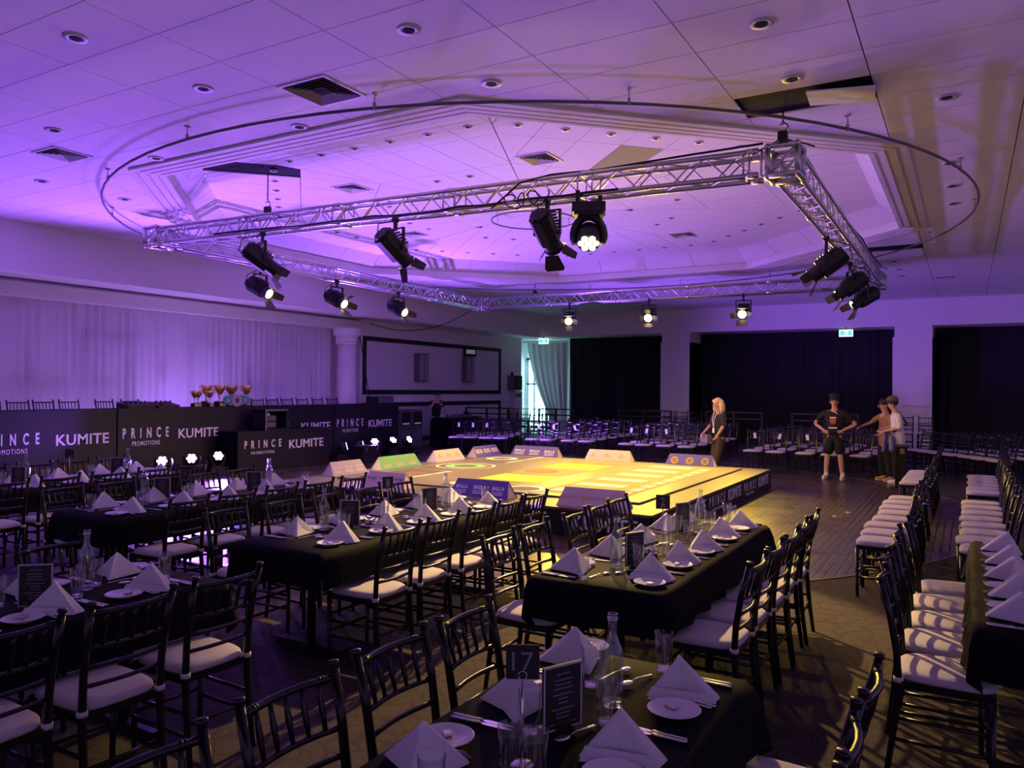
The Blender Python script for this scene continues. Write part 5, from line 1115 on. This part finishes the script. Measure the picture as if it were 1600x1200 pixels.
# ------------------------------------------------------------------ audience chairs
for i in range(8): chair(-0.66, 7.66+0.458*i, FL_, 'black chair with pale cushion, %s in the long row along the dance floor edge' % ORD[i], 'dance floor row')
for i in range(5): chair(-0.66, 12.85+0.45*i, FL_, 'black chair, %s in the short row before the black lectern' % ORD[i], 'short dance floor row')
for i in range(8): chair(0.13, 7.72+0.458*i, FL_, 'black chair with pale cushion, %s in the second row behind the aisle' % ORD[i], 'second row behind the aisle')
for i in range(6): chair(0.20, 12.1+0.45*i, FL_, 'black chair, %s in the farther stretch of the second row' % ORD[i], 'farther second row')
for i in range(6): chair(1.0, 7.9+0.46*i, FL_, 'black chair, %s in the third row at the right edge' % ORD[i], 'third row at the right edge')
def block(x0, n, pitch, y0, rows, rp, rz, lb, jit=0.05, tags=True):
    c, s = math.cos(rz), math.sin(rz)
    for r in range(rows):
        for i in range(n):
            u, v = i*pitch, -r*rp
            # local: row direction = chair's right-to-left as seen from the front, v pushes back
            x = x0[0]+c*(-u)-s*v; y = x0[1]+s*(-u)+c*v
            chair(x, y, rz, 'black chair, %s row, %s from left, %s' % (ORD[r], ORD[i], lb), 'far seating, '+lb, False, 0, tags and r == 0 and not (i == n-1), jit)
block((-12.1, 17.75), 4, 0.42, 0, 4, 0.85, PI+0.30, 'block below the framed wall panel', 0.04)
block((-10.0, 18.25), 4, 0.52, 0, 5, 0.9, PI+0.05, 'block below the white curtain')
block((-7.25, 18.05), 4, 0.52, 0, 5, 0.9, PI, 'block below the first pillar')
block((-4.15, 17.75), 5, 0.56, 0, 5, 0.9, PI-0.06, 'block behind the blonde woman')
block((-1.0, 20.2), 7, 0.45, 0, 4, 0.85, PI-0.96, 'angled block beyond the second pillar', 0.03, False)
# head table chairs
for i, y in enumerate((5.2, 5.9, 6.55, 7.2, 7.68, 8.12, 8.62, 9.3, 9.85, 12.55, 13.15, 13.62, 14.12, 14.6, 15.2, 15.72)):
    chair(-14.48, y, FR, 'black chair behind the head table, %s from the near end' % ORD[i], 'head table chairs', False, 0.6, False, 0.02)
# stacked chairs and rails at the back
def stack(x, y, rz, n, lb):
    for k in range(n): chair(x, y+0.0*k, rz, 'black chair stacked %s from the floor, %s' % (ORD[k], lb), 'stacked chairs at the back', False, 0.20*k, False, 0.0)
for q, x in enumerate((-8.95, -8.5, -8.05, -7.6)): stack(x, 24.6+0.1*(q % 2), FN, 2, '%s stack at the first pillar' % ORD[q])
for q, x in enumerate((-2.0, -1.5, -1.0)): stack(x, 24.4, FN, 2, '%s stack at the second pillar' % ORD[q])
for q, x in enumerate((-14.2, -13.7, -13.2, -12.7)): stack(x, 24.3, FN, 2, '%s stack before the daylit window' % ORD[q])
def railing(x0, x1, y, lb):
    t = thing('black_railing', lb, 'railing', ((x0+x1)/2, y, 0), 0, 'railings behind the far seating'); h = (x1-x0)/2
    for z in (0.95, 1.14): ob('rail_bar', MB().bx(-h, h, -0.025, 0.025, z-0.02, z+0.02).mesh('rail_bar', 'frame_black'), t)
    for s in (-1, 0, 1): ob('rail_post', MB().bx(s*(h-0.025)-0.025, s*(h-0.025)+0.025, -0.025, 0.025, 0, 1.12).mesh('rail_post', 'frame_black'), t); ob('rail_foot', MB().bx(s*(h-0.025)-0.03, s*(h-0.025)+0.03, -0.2, 0.2, 0, 0.02).mesh('rail_foot', 'frame_black'), t)
railing(-14.8, -13.1, 22.3, 'black railing behind the far seating, beside the sound desk'); railing(-12.2, -10.9, 22.7, 'black railing behind the far seating, below the white curtain'); railing(-9.7, -7.9, 23.4, 'black railing behind the far seating, at the first pillar')
railing(-6.9, -5.2, 23.6, 'black railing behind the far seating, left of the wide curtain middle'); railing(-4.4, -2.6, 23.6, 'black railing behind the far seating, behind the capped youth')
# black lectern box
t = thing('black_lectern', 'slim black lectern beside the short row of chairs', 'lectern', (-1.05, 16.1, 0))
ob('column', MB().bx(-0.09, 0.09, -0.10, 0.10, 0.03, 0.78).mesh('column', 'void_black'), t); ob('base', MB().bx(-0.18, 0.18, -0.18, 0.18, 0, 0.03).mesh('base', 'frame_black'), t); ob('top', MB().bx(-0.13, 0.13, -0.14, 0.14, 0.78, 0.82).mesh('top', 'fixture_black'), t)
ob('name_plate', MB().bx(-0.02, 0.06, -0.108, -0.10, 0.66, 0.76).mesh('name_plate', 'cap_brown'), t); ob('edge_strip', MB().bx(-0.10, -0.09, -0.11, -0.10, 0.03, 0.78).mesh('edge_strip', 'frame_black'), t)

# scraps of paper left on the dance floor
SCRAP = MB().add([(-0.03, -0.02, 0.001), (0.035, -0.018, 0.006), (0.03, 0.022, 0.001), (-0.028, 0.02, 0.010), (-0.03, -0.02, 0.0), (0.035, -0.018, 0.005), (0.03, 0.022, 0.0), (-0.028, 0.02, 0.009)], [(0, 1, 2, 3), (7, 6, 5, 4), (0, 4, 5, 1), (1, 5, 6, 2), (2, 6, 7, 3), (3, 7, 4, 0)]).mesh('paper_scrap', 'print_white')
for q, (x, y) in enumerate(((-1.52, 12.52), (-1.64, 12.05), (-1.72, 10.2))):
    tag(ob('paper_scrap', SCRAP, None, (x, y, 0.005), 0.7*q), 'white paper scrap on the dark parquet, %s from the stage lights' % ORD[q], 'paper', 'paper scraps')

# ------------------------------------------------------------------ people
def skin(name, verts, edges, m, sub=2, root=0):
    """verts: (x, y, z, rx, ry); grows one continuous surface over the joint graph"""
    me = bpy.data.meshes.new(name); me.from_pydata([v[:3] for v in verts], edges, []); o = bpy.data.objects.new(name, me); COL.objects.link(o)
    md = o.modifiers.new('Skin', 'SKIN'); md.use_smooth_shade = True; md.branch_smoothing = 0.5
    for i, v in enumerate(verts):
        s = me.skin_vertices[0].data[i]; s.radius = (v[3], v[4] if len(v) > 4 else v[3]); s.use_root = (i == root)
    sb = o.modifiers.new('Sub', 'SUBSURF'); sb.levels = sub; sb.render_levels = sub
    dg = bpy.context.evaluated_depsgraph_get(); out = bpy.data.meshes.new_from_object(o.evaluated_get(dg)); out.name = name
    bpy.data.objects.remove(o); bpy.data.meshes.remove(me); out.materials.clear(); out.materials.append(M[m])
    for p in out.polygons: p.use_smooth = True
    return out
def lerp(a, b, u): return tuple(a[i]+(b[i]-a[i])*u for i in range(3))
def person(label, loc, rz, scale, arms, legs, lean=(0, 0), head=(0, 0.03, 0), shirt='cloth_black', sleeve=0.55, bottom='cloth_black', bottom_to=1.0, long_shirt=0.0, hair='hair_dark', cap=None, longhair=False, shoe='shoe_white', face_yaw=0.0, bust=0.0):
    """front is local +y. arms: ((elbow),(wrist)) for right (+x) and left; legs: ((knee),(ankle))"""
    t = thing('person', label, 'person', loc, rz); t.scale = (scale,)*3
    lx, ly = lean
    pel, wai, che, nek = (0, 0, 0.93), (lx*0.3, ly*0.3, 1.07), (lx*0.7, ly*0.7, 1.26), (lx, ly, 1.43)
    h0 = (lx+head[0]*0.3, ly+head[1]*0.5, 1.50+head[2]*0.4); h1 = (lx+head[0], ly+head[1]+0.005, 1.575+head[2]); h2 = (lx+head[0], ly+head[1], 1.655+head[2])
    V = [(*pel, 0.110, 0.080), (*wai, 0.105, 0.078), (*che, 0.135, 0.095), (*nek, 0.062, 0.060), (*h0, 0.052, 0.056), (*h1, 0.074, 0.092), (*h2, 0.070, 0.085)]
    Ed = [(0, 1), (1, 2), (2, 3), (3, 4), (4, 5), (5, 6)]
    fd = (math.sin(-face_yaw), math.cos(face_yaw))
    SH = []
    for s, (el, wr) in zip((1, -1), arms):
        sh = (lx+s*0.172, ly, 1.375); b = len(V)
        V += [(*sh, 0.058, 0.058), (*lerp(sh, el, 0.5), 0.048, 0.048), (*el, 0.040, 0.040), (*lerp(el, wr, 0.45), 0.038, 0.038), (*wr, 0.025, 0.028)]
        Ed += [(2, b), (b, b+1), (b+1, b+2), (b+2, b+3), (b+3, b+4)]
        d = (Vector(wr)-Vector(el)).normalized(); palm = Vector(wr)+d*0.055; V.append((*palm, 0.036, 0.018)); Ed.append((b+4, b+5))
        sd = d.cross(Vector((0, 1, 0.3))).normalized(); nn = d.cross(sd).normalized()*s
        for k, (o_, L) in enumerate(((-0.027, 0.065), (-0.009, 0.075), (0.009, 0.072), (0.027, 0.058))):
            p1 = palm+sd*o_+d*0.03; p2 = p1+d*L*0.5+nn*0.008; p3 = p2+d*L*0.4+nn*0.025; c = len(V)
            V += [(*p1, 0.010, 0.010), (*p2, 0.009, 0.009), (*p3, 0.008, 0.008)]; Ed += [(b+5, c), (c, c+1), (c+1, c+2)]
        p1 = Vector(wr)+d*0.03+sd*0.038*s; p2 = p1+d*0.04+sd*0.02*s; c = len(V); V += [(*p1, 0.011, 0.011), (*p2, 0.009, 0.009)]; Ed += [(b+5, c), (c, c+1)]
        SH.append((sh, el, wr))
    LG = []
    for s, (kn, an) in zip((1, -1), legs):
        hp = (s*0.088, 0, 0.86); b = len(V)
        V += [(*hp, 0.075, 0.075), (*lerp(hp, kn, 0.5), 0.070, 0.070), (*kn, 0.054, 0.056), (*lerp(kn, an, 0.35), 0.056, 0.058), (*an, 0.036, 0.038)]
        Ed += [(0, b), (b, b+1), (b+1, b+2), (b+2, b+3), (b+3, b+4)]; LG.append((hp, kn, an))
    body = ob('body', skin('body', V, Ed, 'skin', 1), t)
    # face
    hc = Vector(h1); f = Vector((fd[0], fd[1], 0)); r_ = Vector((f.y, -f.x, 0))
    em = MB()
    for s in (-1, 1): em.ball(hc+f*0.082+r_*0.03*s+Vector((0, 0, 0.018)), 0.010, 8, 6)
    ob('eyes', em.mesh('eyes', 'hair_dark'), body); ob('nose', MB().ball(hc+f*0.096+Vector((0, 0, -0.012)), 0.017, 8, 6, (0.8, 0.9, 1.3)).mesh('nose', 'skin', True), body)
    ob('mouth', MB().ball(hc+f*0.082+Vector((0, 0, -0.046)), 0.02, 8, 6, (1.1, 0.5, 0.35)).mesh('mouth', 'print_red', True), body)
    ob('ears', MB().ball(hc+r_*0.078, 0.025, 8, 6, (0.5, 0.8, 1.2)).ball(hc-r_*0.078, 0.025, 8, 6, (0.5, 0.8, 1.2)).mesh('ears', 'skin', True), body)
    # hair
    hm_ = MB().ball(Vector(h2)-f*0.018+Vector((0, 0, -0.012)), 0.100, 14, 10, (0.86, 1.02, 0.92))
    if longhair:
        for k in range(13):
            a = PI*(0.05+0.9*k/12)+PI; dx, dy = math.cos(a), math.sin(a)
            base = Vector(h2)+Vector((dx*0.085, dy*0.085, -0.0)); base = Vector(h2)+(r_*dx+f*dy)*0.088
            hm_.tube([base+Vector((0, 0, 0.02)), base+(r_*dx+f*dy)*0.035+Vector((0, 0, -0.09)), base+(r_*dx+f*dy)*0.045+Vector((0, 0, -0.18)), base+(r_*dx+f*dy)*0.03+Vector((0, 0, -0.25-0.02*(k % 3)))], [0.035, 0.042, 0.04, 0.015], 7)
        hm_.ball(Vector(h2)+f*0.03+r_*0.05, 0.06, 8, 6, (1, 1, 0.8)).ball(Vector(h2)+f*0.03-r_*0.05, 0.06, 8, 6, (1, 1, 0.8))
    ob('hair', hm_.mesh('hair', hair, True), body)
    if cap:
        cm = MB().lathe([(0.098, -0.01), (0.108, 0.0), (0.106, 0.03), (0.09, 0.068), (0.05, 0.092), (0.012, 0.098)], 20, (h2[0]-f.x*0.01, h2[1]-f.y*0.01, h2[2]+0.012))
        ob('cap', cm.mesh('cap', cap, True), t)
        bp = Vector(h2)+f*0.10+Vector((0, 0, 0.012)); vs = []
        for k in range(9):
            a = -PI/2+PI*k/8; vs.append(tuple(Vector(h2)+r_*0.095*math.sin(a)+f*(0.055+0.115*math.cos(a))+Vector((0, 0, 0.014-0.02*math.cos(a)))))
        n_ = len(vs); vs += [(x, y, z+0.006) for x, y, z in vs]
        ob('cap_brim', MB().add(vs, [tuple(range(n_)), tuple(range(2*n_-1, n_-1, -1))]+[(k, n_+k, n_+(k+1) % n_, (k+1) % n_) for k in range(n_)]).mesh('cap_brim', cap), t)
    # shirt
    z0 = 0.90-long_shirt
    SV = [(0, 0, z0-0.04, 0.195, 0.155), (*wai, 0.180, 0.142), (*che, 0.195, 0.150+bust), (*lerp(che, nek, 0.85), 0.085, 0.08)]; SE = [(0, 1), (1, 2), (2, 3)]
    for sh, el, wr in SH:
        b = len(SV); SV += [(*sh, 0.078, 0.08)]; SE += [(2, b)]
        if sleeve <= 1.0: SV += [(*lerp(sh, el, sleeve*0.55), 0.073, 0.073), (*lerp(sh, el, sleeve), 0.072, 0.072)]; SE += [(b, b+1), (b+1, b+2)]
        else: SV += [(*lerp(sh, el, 0.5), 0.066, 0.066), (*el, 0.056, 0.056), (*lerp(el, wr, sleeve-1), 0.046, 0.046)]; SE += [(b, b+1), (b+1, b+2), (b+2, b+3)]
    ob('shirt', skin('shirt', SV, SE, shirt, 1), t)
    BV = [(0, 0, 1.02, 0.165, 0.130), (0, 0, 0.90, 0.185, 0.150)]; BE = [(0, 1)]
    for hp, kn, an in LG:
        b = len(BV); BV += [(*hp, 0.128, 0.128)]; BE += [(1, b)]
        if bottom_to < 0.6: BV += [(*lerp(hp, kn, 0.5), 0.125, 0.125), (*lerp(hp, kn, 0.98), 0.120, 0.120)]; BE += [(b, b+1), (b+1, b+2)]
        else: BV += [(*lerp(hp, kn, 0.5), 0.108, 0.108), (*kn, 0.088, 0.088), (*lerp(kn, an, 0.5), 0.074, 0.074), (*lerp(kn, an, 0.97), 0.068, 0.068)]; BE += [(b, b+1), (b+1, b+2), (b+2, b+3), (b+3, b+4)]
    ob('shorts' if bottom_to < 0.6 else 'trousers', skin('lower_garment', BV, BE, bottom, 1), t)
    for s, (hp, kn, an) in zip((1, -1), LG):
        sm = MB().ball((an[0]+s*0.012, an[1]+0.045, 0.045), 0.05, 12, 8, (0.92, 2.5, 0.9)).ball((an[0], an[1]-0.01, 0.085), 0.05, 10, 8, (0.95, 1.1, 1.0))
        sm.v = [(x, y, max(z, 0.006)) for x, y, z in sm.v]
        so = ob('shoe', sm.mesh('shoe', shoe, True), t); ob('sole', MB().ball((an[0]+s*0.012, an[1]+0.045, 0.012), 0.05, 12, 6, (0.98, 2.6, 0.24)).mesh('sole', 'shoe_white', True), so)
    return t
STAND = (((0.11, 0.02, 0.48), (0.13, -0.02, 0.08)), ((-0.11, 0.02, 0.48), (-0.13, -0.02, 0.08)))
# capped youth, hands on hips
p = person('young person in black cap, black T-shirt and shorts standing hands on hips', (-2.33, 17.02, 0.004), PI-0.10, 1.0,
       (((0.40, -0.05, 1.13), (0.20, 0.115, 1.02)), ((-0.40, -0.05, 1.13), (-0.20, 0.115, 1.02))), (((0.13, 0.02, 0.48), (0.17, -0.02, 0.08)), ((-0.12, 0.02, 0.48), (-0.15, -0.02, 0.08))), bottom_to=0.5, cap='cloth_black', sleeve=0.8, face_yaw=0.35, long_shirt=0.03)
ob('shirt_print', MB().ball((0, 0.118, 1.20), 0.07, 12, 8, (1.0, 0.16, 1.1)).bx(-0.08, 0.08, 0.118, 0.135, 1.05, 1.075).mesh('shirt_print', 'print_red', True), p)
ob('shirt_print', MB().bx(-0.06, 0.06, 0.132, 0.143, 1.255, 1.275).bx(-0.08, 0.08, 0.122, 0.139, 1.045, 1.065).mesh('shirt_print', 'print_white'), p)
for s in (1, -1): ob('sock', MB().tube([(s*0.16, -0.02, 0.09), (s*0.155, -0.015, 0.16)], 0.042, 10).mesh('sock', 'shoe_white'), p)
# blonde woman walking past the stage
p = person('woman with blonde hair in dark lace top and brown trousers walking behind the stage', (-4.42, 16.15, 0.004), PI-0.75, 0.955,
       (((0.27, 0.06, 1.12), (0.20, 0.27, 0.96)), ((-0.30, 0.10, 1.13), (-0.34, 0.28, 0.92))), (((0.10, 0.07, 0.48), (0.11, -0.02, 0.08)), ((-0.10, 0.12, 0.49), (-0.10, 0.20, 0.10))), head=(0, 0.05, -0.01), shirt='cloth_charcoal', sleeve=1.15, bottom='cloth_brown', long_shirt=0.12, hair='hair_blonde', longhair=True, shoe='cloth_black', bust=0.015, lean=(0, 0.02))
ob('handbag', MB().bx(0.02, 0.30, 0.20, 0.30, 0.76, 0.92).mesh('handbag', 'leather_grey'), p)
ob('lanyard', MB().tube([(0.06, 0.10, 1.42), (0.04, 0.165, 1.25), (0.0, 0.16, 1.06)], 0.008, 6).tube([(-0.05, 0.10, 1.42), (-0.03, 0.165, 1.25), (0.0, 0.16, 1.06)], 0.008, 6).bx(-0.04, 0.04, 0.155, 0.165, 0.96, 1.06).mesh('lanyard', 'print_white'), p)
# person in patterned top pointing
p = person('person in gold patterned top pointing an arm out towards the stage', (-1.42, 17.38, 0.0), PI-0.95, 0.96,
       (((0.32, 0.12, 1.22), (0.28, 0.36, 1.14)), ((-0.22, 0.02, 1.12), (-0.2, 0.2, 1.02))), STAND, shirt='cloth_gold', sleeve=1.05, bottom='cloth_black', long_shirt=0.18, shoe='shoe_tan', head=(0.03, 0.05, 0))
# person in white shirt carrying bags
p = person('person in brown cap and white shirt carrying blue jackets and bags', (-1.15, 16.8, 0.004), PI-1.25, 0.985,
       (((0.24, 0.02, 1.13), (0.14, 0.25, 1.08)), ((-0.24, 0.03, 1.13), (-0.12, 0.26, 1.06))), (((0.10, 0.03, 0.48), (0.12, 0.0, 0.08)), ((-0.10, 0.0, 0.48), (-0.13, -0.06, 0.08))), shirt='cloth_white', sleeve=1.3, bottom='cloth_black', long_shirt=0.16, hair='hair_dark', cap='cap_brown', shoe='shoe_white', lean=(0, 0.05), head=(0, 0.07, -0.02))
ob('shoulder_strap', MB().tube([(-0.15, 0.12, 1.05), (0.0, -0.15, 1.2), (0.15, -0.05, 1.42)], 0.018, 6).mesh('shoulder_strap', 'cloth_black'), p)
b = thing('carried_jacket', 'violet jacket hanging over the arm of the white-shirted person', 'jacket', (-1.36, 16.72, 0.66))
ob('jacket_body', skin('jacket_body', [(0, 0, 0.42, 0.09, 0.05), (-0.01, 0.0, 0.28, 0.08, 0.05), (-0.03, 0, 0.12, 0.075, 0.05), (-0.03, 0, 0.0, 0.06, 0.045), (-0.08, 0.02, -0.02, 0.04, 0.03)], [(0, 1), (1, 2), (2, 3), (3, 4)], 'bag_violet', 1), b)
b = thing('carried_bag', 'blue denim bag hanging from the hands of the white-shirted person', 'bag', (-1.26, 16.60, 0.62))
ob('bag_body', skin('bag_body', [(0, 0, 0.36, 0.05, 0.04), (0.01, 0, 0.22, 0.10, 0.06), (0.03, 0, 0.10, 0.12, 0.07), (0.0, 0, 0.02, 0.09, 0.06)], [(0, 1), (1, 2), (2, 3)], 'bag_blue', 1), b)
ob('bag_handle', MB().tube([(0, 0, 0.36), (-0.03, 0.02, 0.42), (0.02, 0.04, 0.45), (0.04, 0.0, 0.37)], 0.012, 6).mesh('bag_handle', 'bag_blue', True), b)
# sound operator
p = person('person in dark polo shirt holding a phone to the ear at the sound desk', (-14.32, 19.9, 0.0), -PI/2-0.5, 1.0,
       (((0.26, 0.14, 1.16), (0.10, 0.17, 1.46)), ((-0.28, 0.08, 1.12), (-0.26, 0.34, 0.98))), STAND, shirt='cloth_black', sleeve=0.6, bottom='cloth_black', lean=(0, 0.08), head=(0, 0.06, -0.03), shoe='cloth_black')
ob('shirt_badge', MB().bx(-0.12, -0.06, 0.13, 0.21, 1.27, 1.30).mesh('shirt_badge', 'print_white'), p)

# ------------------------------------------------------------------ loose cables on the truss
def cable(pts, r, lb, nme='power_cable'): tag(ob(nme, MB().tube(pts, r, 6).mesh(nme, 'rubber', True)), lb, 'cable')
R1 = random.Random(5)
cable([(-10.0+0.35*k, 8.05+R1.uniform(-.02, .02), 3.99+0.13*max(0, 1-k/20)+R1.uniform(-.012, .02)) for k in range(20)], 0.014, 'black cable run strapped along the lower front truss tube')
cable([(-5.0, 8.06, 3.98), (-4.8, 8.04, 4.10), (-4.6, 8.05, 4.24), (-4.2, 8.07, 4.29), (-3.6, 8.08, 4.27), (-2.6, 8.06, 4.28), (-1.8, 8.1, 4.30)], 0.012, 'black cable climbing onto the upper front truss tube')
cable([(-1.50, 8.4, 4.29)]+[(-1.49+R1.uniform(-.02, .02), 8.9+0.8*k, 4.26+R1.uniform(-.03, .03)) for k in range(11)], 0.013, 'black cable run along the upper side truss tube')
cable([(-4.75+0.10*math.cos(k*0.8)+0.02*k, 8.0+0.04*math.sin(k*1.3), 4.02+0.09*math.sin(k*0.8)) for k in range(26)], 0.009, 'tangled loops of cable beside the hanging moving head')
